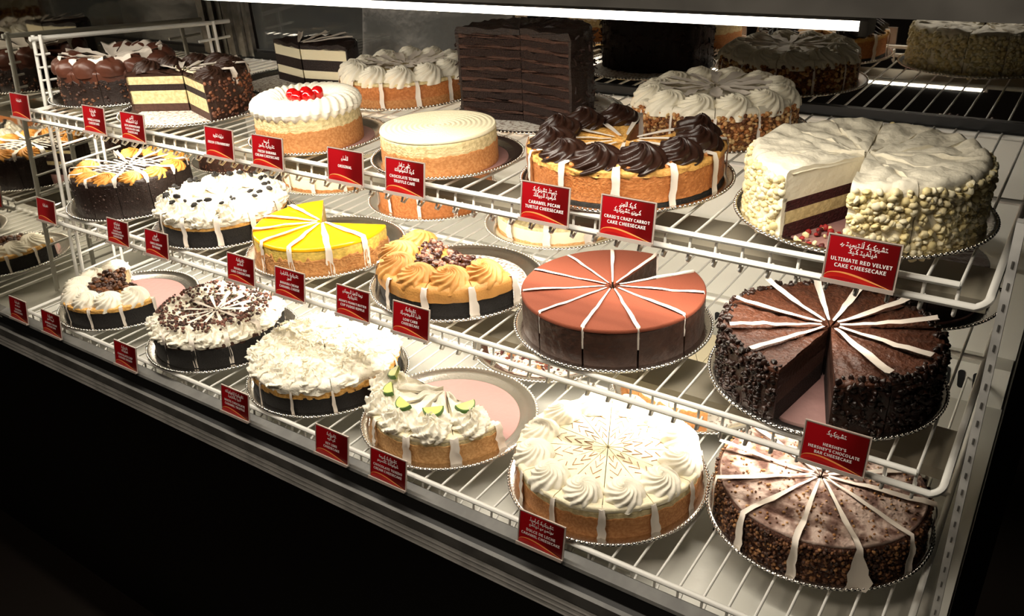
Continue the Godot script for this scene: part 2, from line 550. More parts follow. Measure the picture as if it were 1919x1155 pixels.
func tube_light(called: String, label: String, x0: float, x1: float, y: float, z: float, tilt: float, energy: float, housing: Array) -> void:
	var t := thing(called, label, "light", Vector3((x0 + x1) / 2, y, z))
	var h := (x1 - x0) / 2
	var mb := MB.new()
	var pr := []
	for k in 13:
		var a := PI + PI * k / 12.0
		pr.append(Vector2(cos(a) * 0.013, sin(a) * 0.011))
	pr.append(Vector2(-0.013, 0))
	mb.extrude_x(pr, -h, h)
	var d := built("led_tube", mb, M.led, t)
	d.rotation.x = tilt
	for s in [-1, 1]:
		mb = MB.new()
		mb.box(Vector3(s * h, -0.013, -0.015), Vector3(s * (h + 0.007), 0.004, 0.015))
		built("end_cap", mb, M.lip_trim, t).rotation.x = tilt
	mb = MB.new()
	mb.extrude_x(housing, -h - 0.01, h + (0.15 if called != "canopy_light" else 0.007))
	built("housing", mb, M.housing if called != "canopy_light" else M.header, t)
	var l := AreaLight3D.new()
	l.name = "light"
	t.add_child(l)
	l.position = Vector3(0, -0.0125 * cos(tilt), -0.0125 * sin(tilt))
	l.rotation = Vector3(-PI / 2 + tilt, 0, 0)
	l.area_size = Vector2(h * 2, 0.024)
	l.light_color = TUBE_COLOR
	l.light_energy = energy
	l.shadow_enabled = true
	l.area_range = 6.0

func build_lights() -> void:
	tube_light("canopy_light", "glowing white LED tube under the canopy fascia", -1.97, -0.174, 0.722, -0.79, 0.0, TUBE_ENERGY[0], [Vector2(0.016, 0.0), Vector2(0.016, 0.007), Vector2(-0.016, 0.007), Vector2(-0.016, 0.0)])
	# a flat grey channel with a front lip; the tube beneath it faces down and to the back
	var ch := [Vector2(0.034, -0.004), Vector2(0.036, 0.013), Vector2(-0.058, 0.013), Vector2(-0.058, 0.010), Vector2(0.031, 0.010), Vector2(0.031, -0.004), Vector2(0.034, -0.004)]
	tube_light("under_shelf_light", "LED tube strip with grey housing under the topmost wire shelf", -1.94, -0.19, 0.388, -1.0, 0.45, TUBE_ENERGY[1], ch)
	tube_light("under_shelf_light", "LED tube strip with grey housing under the middle wire shelf", -1.94, -0.19, 0.154, -0.995, 0.45, TUBE_ENERGY[2], ch)
	added_ceiling_light(Vector3(-0.9, 2.38, 0.9), "unseen square warm ceiling light added to light the case front", HALL_ENERGY)  # out of view, added to brighten the fascia, ribs and card fronts
	added_ceiling_light(Vector3(-2.2, 2.38, -1.75), "unseen square warm ceiling light added to light the staff behind the glass", STAFF_ENERGY)  # out of view, added so the staff behind the glass are lit

func added_ceiling_light(at: Vector3, label: String, energy: float) -> void:
	var t := thing("added_ceiling_light", label, "light", at)
	var mb := MB.new()
	mb.box(Vector3(-0.25, -0.012, -0.25), Vector3(0.25, 0.0, 0.25))
	built("light_panel", mb, M.added_led, t)
	mb = MB.new()
	for q in [[Vector3(-0.28, -0.016, -0.28), Vector3(0.28, 0.004, -0.25)], [Vector3(-0.28, -0.016, 0.25), Vector3(0.28, 0.004, 0.28)], [Vector3(-0.28, -0.016, -0.25), Vector3(-0.25, 0.004, 0.25)], [Vector3(0.25, -0.016, -0.25), Vector3(0.28, 0.004, 0.25)]]:
		mb.box(q[0], q[1])
	built("frame", mb, M.lip_trim, t)
	var l := AreaLight3D.new()
	l.name = "light"
	t.add_child(l)
	l.position = Vector3(0, -0.014, 0)
	l.rotation = Vector3(-PI / 2, 0, 0)
	l.area_size = Vector2(0.5, 0.5)
	l.light_color = Color(1.0, 0.93, 0.84)
	l.light_energy = energy
	l.shadow_enabled = true
	l.area_range = 8.0

# ------------------------------------------------------------------ cake building blocks
func wedge(mb: MB, a0: float, a1: float, R: float, y0: float, y1: float, o := {}) -> void:
	# a slice-shaped block; angles in radians; the outer face, the rounded rim, the top and both cut faces
	var bev: float = minf(o.get("bevel", 0.003), (y1 - y0) * 0.6)
	var n: int = maxi(3, int(ceil((a1 - a0) / deg_to_rad(o.get("step", 3.6)))))
	var sa: float = o.get("sa", 0.0)
	var sf: float = o.get("sf", 60.0)
	var ta: float = o.get("ta", 0.0)
	var tf: float = o.get("tf", 40.0)
	var sd: float = o.get("seed", 0.0)
	var taper: float = o.get("taper", 0.0)
	var dome: float = o.get("dome", 0.0)
	var prof := []   # Vector3(r, y, how much of it is top)
	var ns := maxi(2, int((y1 - y0 - bev) / o.get("dy", 0.009)) + 1)
	for j in ns + 1:
		var t := float(j) / ns
		prof.append(Vector3(R - taper * t, lerpf(y0, y1 - bev, t), 0.0))
	for j in range(1, 4):
		var b := PI / 2 * j / 3.0
		prof.append(Vector3(R - taper - bev + cos(b) * bev, y1 - bev + sin(b) * bev, j / 3.0))
	var nt: int = o.get("nt", 7)
	for j in range(1, nt + 1):
		var t := float(j) / nt
		prof.append(Vector3((R - taper - bev) * (1.0 - t), y1 + dome * sin(t * PI / 2), 1.0))
	var rws := []
	for i in n + 1:
		var a := lerpf(a0, a1, float(i) / n)
		var row := []
		for q in prof:
			var p := pol(q.x, q.y, a)
			if sa > 0.0:
				p += Vector3(cos(a), 0, sin(a)) * (n3(p, sf, sd) * sa * (1.0 - q.z * 0.8))
			if ta > 0.0 and q.z > 0.0:
				p.y += n3(Vector3(p.x, 0, p.z), tf, sd + 5.0) * ta * q.z
			row.append(p)
		rws.append(row)
	mb.rows(rws)
	for e in [0, n]:
		var pts: Array = rws[e].duplicate()
		mb.fan(pts, pol(0.0005, y0, lerpf(a0, a1, float(e) / n)))

func crust_shell(mb: MB, a0: float, a1: float, R: float, y0: float, y1: float, o := {}) -> void:
	# a thin outer wall of crust with an uneven upper edge, closed at both cuts
	var th: float = o.get("thick", 0.004)
	var rag: float = o.get("ragged", 0.004)
	var sa: float = o.get("sa", 0.0006)
	var sf: float = o.get("sf", 140.0)
	var sd: float = o.get("seed", 0.0)
	var n := maxi(4, int(ceil((a1 - a0) / deg_to_rad(2.4))))
	var rws := []
	for i in n + 1:
		var a := lerpf(a0, a1, float(i) / n)
		var yt := y1 + n3(pol(R, 0, a), 55.0, sd + 3.0) * rag + n3(pol(R, 0, a), 170.0, sd) * rag * 0.5
		var row := [pol(R - th, y0, a)]
		for j in 5:
			var t := j / 4.0
			var p := pol(R, lerpf(y0, yt - 0.001, t), a)
			row.append(p + Vector3(cos(a), 0, sin(a)) * (n3(p, sf, sd) * sa))
		row.append(pol(R - 0.0012, yt, a))
		row.append(pol(R - th, yt - 0.0005, a))
		rws.append(row)
	mb.rows(rws)
	mb.fan(rws[0], pol(R - th, (y0 + y1) / 2, a0))
	mb.fan(rws[n], pol(R - th, (y0 + y1) / 2, a1))

func cuts(from: float, to: float, count: int) -> Array:   # degrees -> list of [a0, a1] in radians
	var out := []
	for k in count:
		out.append([deg_to_rad(lerpf(from, to, float(k) / count)), deg_to_rad(lerpf(from, to, float(k + 1) / count))])
	return out

func add_slices(cake: Node3D, list: Array, layers: Array, gap := 0.0012) -> Array:
	var out := []
	for k in list.size():
		var a0: float = list[k][0]
		var a1: float = list[k][1]
		var s := group_node("slice", cake)
		var mid := (a0 + a1) / 2
		s.position = pol(gap / 2 / sin(maxf(0.05, (a1 - a0) / 2)), 0, mid)
		for L in layers:
			var mb := MB.new()
			var o: Dictionary = L.duplicate()
			o.seed = 11.0 * k + float(o.get("seed", 0.0))
			if L.get("shell", false):
				crust_shell(mb, a0, a1, L.R, L.y0, L.y1, o)
			else:
				wedge(mb, a0, a1, L.R, L.y0, L.y1, o)
			built(L.n, mb, M[L.m], s)
		out.append(s)
	return out

func layer(n: String, m: String, R: float, y0: float, y1: float, o := {}) -> Dictionary:
	var d := {"n": n, "m": m, "R": R, "y0": y0, "y1": y1}
	d.merge(o)
	return d

func rosette_mesh(kind: String, variant: int) -> ArrayMesh:
	# a piped swirl of radius 1: ridges left by a star nozzle spiral from the rim into the middle
	var key := "%s%d" % [kind, variant]
	if shared.has(key):
		return shared[key]
	var mb := MB.new()
	var ridges: int = {"rose": 10, "dollop": 2, "shaggy": 8, "swirl": 8}[kind]
	var tw: float = {"rose": 2.3, "dollop": 0.6, "shaggy": 2.0, "swirl": 2.6}[kind]
	var amp: float = {"rose": 0.072, "dollop": 0.03, "shaggy": 0.11, "swirl": 0.075}[kind]
	var wob: float = {"rose": 0.05, "dollop": 0.07, "shaggy": 0.16, "swirl": 0.05}[kind]
	var f := func(u: float, v: float) -> Vector3:
		var th := TAU * u
		var r := 0.0
		var y := 0.0
		if kind == "rose":
			r = 1.0 - pow(v, 1.25) if v > 0.25 else 1.0 - pow(v, 1.25) + 0.05 * sin(PI * v / 0.25)
			y = 0.9 * pow(maxf(0.0, 1.0 - pow(minf(1.0, r), 2.6)), 0.62) + 0.12 * pow(maxf(0.0, 1.0 - r / 0.3), 2.0)
		elif kind == "dollop":
			r = cos(PI / 2 * pow(v, 1.25))
			y = sin(PI / 2 * pow(v, 0.8))
		else:
			r = 0.92 * (1.0 - pow(v, 1.9)) * (1.0 + 0.20 * sin(PI * minf(1.0, v * 1.5)))
			y = pow(v, 0.85) * (1.0 - 0.08 * v)
		var coil := tw * v
		if kind == "rose":
			coil = 1.5 * (1.0 - r) + 0.75 * log(1.0 / (maxf(r, 0.0) + 0.12))
		var ph := ridges * (th + coil) + 0.4 * sin(th + variant)
		var rid := 1.0 - 2.0 * pow(absf(sin(ph / 2)), 2.6)
		var fade := smoothstep(0.0, 0.10, 1.0 - v)
		var nrm := Vector3(cos(th) * (1.0 - v), v + 0.25, sin(th) * (1.0 - v)).normalized()
		var q := Vector3(r * cos(th), y, r * sin(th)) + nrm * (amp * rid * fade)
		# each turn of the rope lies a little over the one below
		q += nrm * (0.035 * fade * sin(th + TAU * 1.5 * v)) * (0.0 if kind == "dollop" else 1.0)
		q += Vector3(n3(q, 1.1, variant * 9.0), n3(q, 1.1, variant * 7.0 + 3.0) * 0.6, n3(q, 1.1, variant * 5.0 + 8.0)) * wob
		if kind == "shaggy":
			q += nrm * (n3(q, 4.5, variant * 3.0) * 0.10)
		return q
	mb.grid(100 if kind != "dollop" else 40, 28, f, true)
	shared[key] = mb.mesh()
	return shared[key]

func rosette(parent: Node, kind: String, m: String, at: Vector3, r: float, h: float, variant: int, called := "rosette") -> MeshInstance3D:
	var o := part(called, rosette_mesh(kind, variant % 4), M[m], parent)
	o.transform = Transform3D(Basis(Vector3.UP, variant * 1.7).scaled_local(Vector3(r, h, r)), at)
	return o

func ring_of_rosettes(slices: Array, list: Array, kind: String, m: String, ring: float, y: float, r: float, h: float, per := 1, wob := 0.003) -> void:
	for k in slices.size():
		for j in per:
			var a: float = lerpf(list[k][0], list[k][1], (j + 0.5) / per)
			var d := ring + n3(Vector3(k, j, 1), 3.7) * wob
			var o := rosette(slices[k], kind, m, pol(d, y, a), r * (1.0 + 0.08 * n3(Vector3(k, 2, j), 5.1)), h * (1.0 + 0.12 * n3(Vector3(k, 5, j), 4.3)), k * per + j)
			# lean outwards a little, as piping at a rim does
			var ax := Vector3(-sin(a), 0, cos(a))
			o.transform.basis = Basis(ax, -0.16) * o.transform.basis

func paper(cake: Node3D, a_deg: float, r_in: float, R: float, h: float, w_top: float, w_side: float, o := {}) -> void:
	# a strip of bakery paper tucked into a cut: runs out along the top, over the rim and down the side
	var a := deg_to_rad(a_deg)
	var out := Vector3(cos(a), 0, sin(a))
	var lat := Vector3(-sin(a), 0, cos(a))
	var sd: float = o.get("seed", a_deg)
	var low: float = o.get("low", 0.008)
	var lift: float = o.get("lift", 0.002)
	var rest: float = o.get("rest", 0.0)      # how far the tail stands off the side at its foot
	var rise: float = o.get("rise", 0.0)      # height of the outer end over the cake when the tail is cut short
	var side_len: float = o.get("side", 1.0)
	var thick := 0.0005
	var pth := []
	for k in 9:
		var t := k / 8.0
		var r := lerpf(r_in, R + 0.0015, t)
		pth.append([out * r + Vector3.UP * (h + lift + rise * t * t + 0.0012 * n3(Vector3(t * 3, sd, 0), 1.0)), lerpf(w_top * 0.35, w_top, minf(1.0, t * 1.5)) * (1.0 + 0.3 * n3(Vector3(t * 4, sd, 2), 1.0)), 0.0])
	if side_len > 0.0:
		for k in range(1, 8):
			var t := k / 7.0
			pth.append([out * (R + 0.0025 + rest * t * t) + Vector3.UP * lerpf(h + lift - 0.002, lerpf(h, low, side_len), t), lerpf(w_top, w_side, minf(1.0, t * 1.6)) * (1.0 + 0.15 * n3(Vector3(t * 3, sd, 7), 1.0)), 1.0])
	var rws := []
	for k in pth.size():
		var c: Vector3 = pth[k][0]
		var w: float = pth[k][1] / 2
		var up := Vector3.UP if pth[k][2] < 0.5 else out
		var curl := w * 0.45 * (1.0 + n3(Vector3(k * 0.4, sd, 4), 1.0))
		var sh := lat * (w * 0.4 * n3(Vector3(k * 0.25, sd, 9), 1.0))
		var L := c - lat * w + up * curl + sh
		var Rr := c + lat * w + up * curl * 0.6 + sh
		var mid := c + sh
		rws.append([L, mid, Rr, Rr + up * thick, mid + up * thick, L + up * thick, L])
	var mb := MB.new()
	mb.rows(rws)
	built("paper_divider", mb, M.paper, cake)

func papers(cake: Node3D, list: Array, skip: Array, r_in: float, R: float, h: float, wt: float, ws: float, o := {}) -> void:
	for k in list.size() + 1:
		var a: float = rad_to_deg(list[k][0]) if k < list.size() else rad_to_deg(list[k - 1][1])
		if k == list.size() and absf(a - rad_to_deg(list[0][0]) - 360.0) < 2.0:
			continue
		if k in skip:
			continue
		var q := o.duplicate()
		q.seed = a + float(o.get("seed", 0.0))
		paper(cake, a, r_in, R, h, wt * (1.0 + 0.2 * n3(Vector3(k, 3, 3), 2.3)), ws * (1.0 + 0.3 * n3(Vector3(k, 8, 1), 2.9)), q)

func bit_mesh(kind: String) -> ArrayMesh:
	if shared.has("bit" + kind):
		return shared["bit" + kind]
	var mb := MB.new()
	if kind == "drop":
		mb.lathe([Vector2(0.0, -0.4), Vector2(0.85, -0.35), Vector2(1.0, 0.0), Vector2(0.6, 0.5), Vector2(0.18, 0.95), Vector2(0.0, 1.05)], 8)
	elif kind == "flake":
		var f := func(u: float, v: float) -> Vector3:
			return Vector3((u - 0.5) * 2.0, 0.35 * sin(u * PI), (v - 0.5) * 0.5 * (1.0 - 0.4 * absf(u - 0.5)))
		mb.grid(4, 1, f)
		var g := func(u: float, v: float) -> Vector3:
			return Vector3((u - 0.5) * 2.0, 0.35 * sin(u * PI) - 0.12, (v - 0.5) * 0.5)
		mb.grid(4, 1, g)
	else:
		var g := func(u: float, v: float) -> Vector3:
			var q := Vector3(sin(PI * v) * cos(TAU * u), cos(PI * v), sin(PI * v) * sin(TAU * u))
			return q * (1.0 + 0.35 * n3(q, 1.4, 4.0))
		mb.grid(7, 5, g, true)
	shared["bit" + kind] = mb.mesh(true)
	return shared["bit" + kind]

func scatter(cake: Node3D, called: String, kind: String, m: String, count: int, colors: Array, size: float, place: Callable, flat := 1.0) -> void:
	# loose crumbs, chips or shavings: too small and too many to pick apart
	var tr := []
	var cl := []
	for k in count:
		var w = place.call(k)
		if w == null:
			continue
		var b := Basis.from_euler(Vector3(rng.randf() * TAU, rng.randf() * TAU, rng.randf() * TAU))
		if flat < 1.0:
			b = Basis(Vector3.UP, rng.randf() * TAU) * Basis(Vector3.RIGHT, rng.randfn(0, 0.3))
		var s := size * rng.randf_range(0.6, 1.35)
		tr.append(Transform3D(b.scaled_local(Vector3(s, s * flat, s * rng.randf_range(0.6, 1.0))), w))
		cl.append(colors[rng.randi() % colors.size()])
	var mm := MultiMesh.new()
	mm.transform_format = MultiMesh.TRANSFORM_3D
	mm.use_colors = true
	mm.mesh = bit_mesh(kind)
	mm.instance_count = tr.size()
	for k in tr.size():
		mm.set_instance_transform(k, tr[k])
		mm.set_instance_color(k, cl[k])
	var o := MultiMeshInstance3D.new()
	o.name = called
	o.multimesh = mm
	o.material_override = M[m]
	o.set_meta("kind", "stuff")
	cake.add_child(o, true)

func on_side(list: Array, R: float, y0: float, y1: float) -> Callable:
	return func(_k):
		var s: Array = list[rng.randi() % list.size()]
		return pol(R + rng.randf_range(-0.001, 0.0012), rng.randf_range(y0, y1), rng.randf_range(s[0] + 0.02, s[1] - 0.02))

func on_top(list: Array, r0: float, r1: float, y: float, dy := 0.0) -> Callable:
	return func(_k):
		var s: Array = list[rng.randi() % list.size()]
		return pol(sqrt(rng.randf_range(r0 * r0, r1 * r1)), y + rng.randf() * dy, rng.randf_range(s[0] + 0.02, s[1] - 0.02))

# ------------------------------------------------------------------ trays
func tray(x: float, z: float, s: int, what: String, liner := "board", r := 1.0) -> void:
	var t := thing("cake_tray", "round silver tray with beaded rim under the " + what, "tray", Vector3(x, DECK[s], z), "round silver cake trays")
	if not shared.has("tray"):
		var mb := MB.new()
		mb.lathe([Vector2(0.0, 0.0005), Vector2(0.118, 0.0005), Vector2(0.128, 0.0015), Vector2(0.142, 0.0075), Vector2(0.1505, 0.0095), Vector2(0.1555, 0.0085), Vector2(0.1565, 0.0095), Vector2(0.1545, 0.0112), Vector2(0.150, 0.0118), Vector2(0.141, 0.0098), Vector2(0.137, 0.0085), Vector2(0.127, 0.0034), Vector2(0.118, 0.0022), Vector2(0.0, 0.0022)], 96)
		shared.tray = mb.mesh()
		mb = MB.new()
		for k in 132:
			var a := TAU * k / 132.0
			var c := pol(0.1548, 0.0112, a)
			var f := func(u: float, v: float) -> Vector3:
				return c + Vector3(sin(PI * v) * cos(TAU * u), cos(PI * v) * 0.85, sin(PI * v) * sin(TAU * u)) * 0.0027
			mb.grid(7, 4, f, true)
		shared.beads = mb.mesh()
		mb = MB.new()
		mb.lathe([Vector2(0.0, 0.0023), Vector2(0.1235, 0.0023), Vector2(0.124, 0.0030), Vector2(0.1235, 0.0038), Vector2(0.0, 0.0040)], 72)
		shared.board = mb.mesh()
	for pc in [["dish", "tray", "silver"], ["beaded_rim", "beads", "bead"], ["paper_liner", "board", liner]]:
		var o := part(pc[0], shared[pc[1]], M[pc[2]], t)
		o.scale = Vector3(r, 1, r)

func new_cake(called: String, label: String, x: float, z: float, s: int) -> Node3D:
	return thing(called, label, "cake", Vector3(x, DECK[s] + 0.0042, z), "cakes on the %s shelf" % ["lowest", "middle", "topmost"][s])

func drizzle(cake: Node3D, called: String, m: String, lines: Array, r: float) -> void:
	var mb := MB.new()
	for l in lines:
		mb.tube(l, r, 5)
	built(called, mb, M[m], cake)

# ------------------------------------------------------------------ the cakes
func build_cakes() -> void:
	rng.seed = 42
	bottom_shelf()
	middle_shelf()
	top_shelf()

func lin(r: float, g: float, b: float) -> Color:
	return Color(r, g, b).srgb_to_linear()

func bottom_shelf() -> void:
	# --- caramel cheesecake with twelve cream roses
	tray(-0.488, -0.912, 0, "rose-topped caramel cheesecake")
	var c := new_cake("caramel_rose_cheesecake", "whole sliced cheesecake ringed with flat white cream roses and caramel lines", -0.488, -0.914, 0)
	var L := cuts(5, 365, 12)
	var S := add_slices(c, L, [layer("filling", "cheese", 0.1385, 0.0, 0.050), layer("crust", "graham", 0.1395, 0.0, 0.040, {"shell": true, "ragged": 0.003}), layer("cream_top", "cheese_white", 0.139, 0.050, 0.058, {"sa": 0.002, "ta": 0.0012, "bevel": 0.004})])
	ring_of_rosettes(S, L, "rose", "cream", 0.110, 0.0545, 0.0305, 0.025)
	for k in S.size():
		var lines := []
		for j in 4:
			var r := 0.022 + 0.016 * j
			var a0: float = L[k][0] + 0.1
			var a1: float = L[k][1] - 0.1
			lines.append([pol(r, 0.0585, a0), pol(r + 0.014, 0.0587, (a0 + a1) / 2), pol(r, 0.0585, a1)])
		drizzle(S[k], "caramel_line", "caramel_drizzle", lines, 0.0006)
	papers(c, L, [], 0.13, 0.1405, 0.052, 0.008, 0.012, {"low": 0.006})
	# --- key lime cheesecake, five slices left
	tray(-0.805, -0.918, 0, "lime-topped cheesecake half")
	c = new_cake("lime_cheesecake", "half cheesecake topped with cream swirls and lime slices", -0.805, -0.912, 0)
	L = cuts(12, 182, 5)
	S = add_slices(c, L, [layer("filling", "cheese", 0.130, 0.0, 0.045), layer("crust", "graham_pale", 0.1312, 0.0, 0.038, {"shell": true, "ragged": 0.003}), layer("lime_layer", "cheese_white", 0.1295, 0.045, 0.051, {"ta": 0.001})])
	ring_of_rosettes(S, L, "shaggy", "cream", 0.103, 0.048, 0.031, 0.034)
	for k in S.size():
		var a: float = (L[k][0] + L[k][1]) / 2
		var lime := lime_slice(c)
		lime.transform = Transform3D(Basis(Vector3.UP, PI / 2 - a + 0.25 * sin(k * 2.0)) * Basis(Vector3.RIGHT, 0.32), pol(0.088, 0.0825, a))
		# soft cream sheet towards the middle
		var mb := MB.new()
		wedge(mb, L[k][0] + 0.05, L[k][1] - 0.05, 0.085, 0.051, 0.060, {"ta": 0.010, "tf": 45.0, "bevel": 0.004, "seed": k * 7.0})
		built("cream_wave", mb, M.cream, S[k])
	papers(c, L, [], 0.118, 0.132, 0.047, 0.012, 0.016, {"low": 0.004, "rest": 0.004})
	# --- coconut cream
	tray(-1.10, -0.914, 0, "coconut cream cake with black crust")
	c = new_cake("coconut_cream_cake", "whole cake heaped with shaggy white cream over a black crust", -1.10, -0.914, 0)
	L = cuts(10, 370, 12)
	S = add_slices(c, L, [layer("filling", "cheese", 0.136, 0.0, 0.042), layer("crust", "dark_crust", 0.138, 0.0, 0.037, {"shell": true, "ragged": 0.003}), layer("baked_rim", "baked_edge", 0.1385, 0.034, 0.046, {"sa": 0.003, "sf": 90.0}), layer("cream", "cream_rough", 0.139, 0.043, 0.064, {"sa": 0.007, "sf": 45.0, "ta": 0.007, "tf": 38.0, "bevel": 0.009, "step": 2.5, "nt": 12})])
	ring_of_rosettes(S, L, "shaggy", "cream", 0.100, 0.054, 0.040, 0.027)
	for k in 6:
		rosette(S[k * 2], "shaggy", "cream", pol(0.048, 0.058, (L[k * 2][0] + L[k * 2][1]) / 2), 0.028, 0.014, k)
	scatter(c, "coconut_flakes", "flake", "bits", 420, [lin(0.97, 0.95, 0.88), lin(0.93, 0.89, 0.78), lin(0.98, 0.97, 0.92)], 0.0052, func(_k):
		var r := sqrt(rng.randf()) * 0.137
		return pol(r, 0.064 + 0.014 * sin(clampf((r - 0.02) / 0.13, 0, 1) * PI) + rng.randf() * 0.004, rng.randf() * TAU))
	papers(c, L, [], 0.132, 0.1415, 0.046, 0.004, 0.006, {"low": 0.004, "rest": 0.003})
	# --- chocolate chip cream cake
	tray(-1.41, -0.909, 0, "cream cake strewn with chocolate crumbs")
	c = new_cake("chocolate_crumb_cream_cake", "whole black-crusted cake with cream swirls under brown chocolate crumbs", -1.41, -0.906, 0)
	L = cuts(0, 360, 12)
	S = add_slices(c, L, [layer("filling", "choc_mousse", 0.129, 0.0, 0.052), layer("crust", "dark_crust", 0.131, 0.0, 0.044, {"shell": true, "ragged": 0.004}), layer("cream", "cream_rough", 0.1295, 0.046, 0.058, {"sa": 0.006, "ta": 0.003, "bevel": 0.006})])
	ring_of_rosettes(S, L, "shaggy", "cream", 0.102, 0.054, 0.033, 0.028)
	scatter(c, "chocolate_crumbs", "nugget", "bits", 900, [lin(0.34, 0.2, 0.15), lin(0.2, 0.11, 0.08), lin(0.48, 0.30, 0.24), lin(0.26, 0.15, 0.11)], 0.0031, func(_k):
		var r := sqrt(rng.randf()) * 0.118
		return pol(r, 0.060 + 0.024 * smoothstep(0.06, 0.1, r) * (1.0 - smoothstep(0.105, 0.14, r)) + rng.randf() * 0.002, rng.randf() * TAU))
	papers(c, L, [], 0.008, 0.128, 0.063, 0.010, 0.007, {"low": 0.006, "rest": 0.002, "lift": 0.004})
	# --- banana caramel cream, partly sold
	tray(-1.754, -0.912, 0, "part-sold cream cake with brown centre")
	c = new_cake("banana_cream_cake", "part-sold cake with cream swirls round a brown caramel centre", -1.754, -0.908, 0)
	L = cuts(6, 216, 7)
	S = add_slices(c, L, [layer("filling", "cheese", 0.128, 0.0, 0.046), layer("crust", "dark_crust", 0.130, 0.0, 0.038, {"shell": true, "ragged": 0.003}), layer("baked_rim", "baked_edge", 0.1305, 0.038, 0.047, {"sa": 0.003, "sf": 90.0})])
	ring_of_rosettes(S, L, "rose", "cream", 0.098, 0.044, 0.0335, 0.028)
	scatter(c, "caramel_pieces", "nugget", "bits_gloss", 160, [lin(0.30, 0.18, 0.11), lin(0.45, 0.27, 0.14), lin(0.22, 0.12, 0.08)], 0.006, on_top(L, 0.005, 0.072, 0.050, 0.012))
	papers(c, L, [], 0.12, 0.1315, 0.044, 0.008, 0.006, {"low": 0.004})
	# --- dusted spice crumb cake
	tray(-0.192, -0.997, 0, "sugar-dusted crumb cake")
	c = new_cake("sugar_dusted_crumb_cake", "whole brown crumb-coated cake dusted with sugar and fanned with paper strips", -0.192, -0.999, 0)
	L = cuts(-4, 356, 12)
	S = add_slices(c, L, [layer("body", "spice_side", 0.139, 0.0, 0.060, {"sa": 0.003, "sf": 70.0, "bevel": 0.006}), layer("sugar_dusting", "sugar_top", 0.135, 0.060, 0.0635, {"ta": 0.003, "tf": 50.0, "bevel": 0.003})], 0.0022)
	scatter(c, "crumb_coating", "nugget", "bits", 2300, [lin(0.40, 0.25, 0.15), lin(0.27, 0.16, 0.10), lin(0.62, 0.44, 0.27), lin(0.50, 0.33, 0.2), lin(0.2, 0.12, 0.08)], 0.0025, on_side(L, 0.1440, 0.002, 0.060))
	scatter(c, "crumbs", "nugget", "bits", 420, [lin(0.62, 0.42, 0.22), lin(0.42, 0.27, 0.17), lin(0.75, 0.58, 0.38)], 0.0017, on_top(L, 0.03, 0.136, 0.0642, 0.001))
	var wt := [0.010, 0.007, 0.007, 0.008, 0.009, 0.009, 0.008, 0.010, 0.016, 0.012, 0.009, 0.009]
	for k in 12:
		var a := rad_to_deg(L[k][0])
		var broad := k == 2
		paper(c, a, 0.010, 0.1465, 0.064, wt[k], 0.030 if broad else [0.010, 0.012, 0.02, 0.012, 0.014, 0.006, 0.004, 0.01, 0.02, 0.01, 0.01, 0.01][k], {"low": 0.004, "lift": 0.003, "rest": 0.004 if broad else 0.001, "side": 0.0 if k in [6, 7, 9] else 1.0, "rise": 0.010 if k in [6, 7, 8, 9] else 0.0})
	# --- two trays at the back of the lowest shelf
	tray(-0.79, -1.225, 0, "crumbly cake remnant behind the lime cheesecake", "doily")
	c = new_cake("cake_remnant", "last crumbly brown slices of a cake behind the lime cheesecake", -0.79, -1.225, 0)
	L = cuts(150, 250, 3)
	add_slices(c, L, [layer("body", "spice_side", 0.125, 0.0, 0.045, {"sa": 0.003}), layer("cream_top", "cream_rough", 0.122, 0.045, 0.055, {"ta": 0.006})])
	scatter(c, "crumbs", "nugget", "bits", 130, [lin(0.45, 0.22, 0.15), lin(0.3, 0.12, 0.09), lin(0.7, 0.5, 0.3)], 0.004, func(_k): return pol(rng.randf_range(0.05, 0.118), 0.001, rng.randf_range(0.1, 2.4)))
	tray(-0.47, -1.225, 0, "pale cake behind the rose-topped cheesecake", "doily")
	c = new_cake("pale_cheesecake", "low pale cheesecake standing behind the rose-topped cheesecake", -0.47, -1.225, 0)
	L = cuts(60, 330, 9)
	add_slices(c, L, [layer("filling", "cheese_white", 0.125, 0.0, 0.04), layer("crust", "graham", 0.1262, 0.0, 0.03, {"shell": true})])

func lime_slice(parent: Node3D) -> Node3D:
	var g := group_node("lime_slice", parent)
	for pc in [["peel", "lime_peel", 0.0175, 0.0070, 0.0], ["flesh", "lime_flesh", 0.0157, 0.0076, 0.0]]:
		var mb := MB.new()
		var r: float = pc[2]
		var t: float = pc[3]
		var top := []
		var bot := []
		for k in 15:
			var a := PI * k / 14.0
			top.append(Vector3(cos(a) * r, t / 2, sin(a) * r))
			bot.append(Vector3(cos(a) * r, -t / 2, sin(a) * r))
		mb.fan(top, Vector3(0, t / 2, 0))
		mb.fan(bot, Vector3(0, -t / 2, 0))
		mb.rows([top, bot])
		mb.flat4(Vector3(-r, t / 2, 0), Vector3(r, t / 2, 0), Vector3(r, -t / 2, 0), Vector3(-r, -t / 2, 0))
		built(pc[0], mb, M[pc[1]], g)
	return g

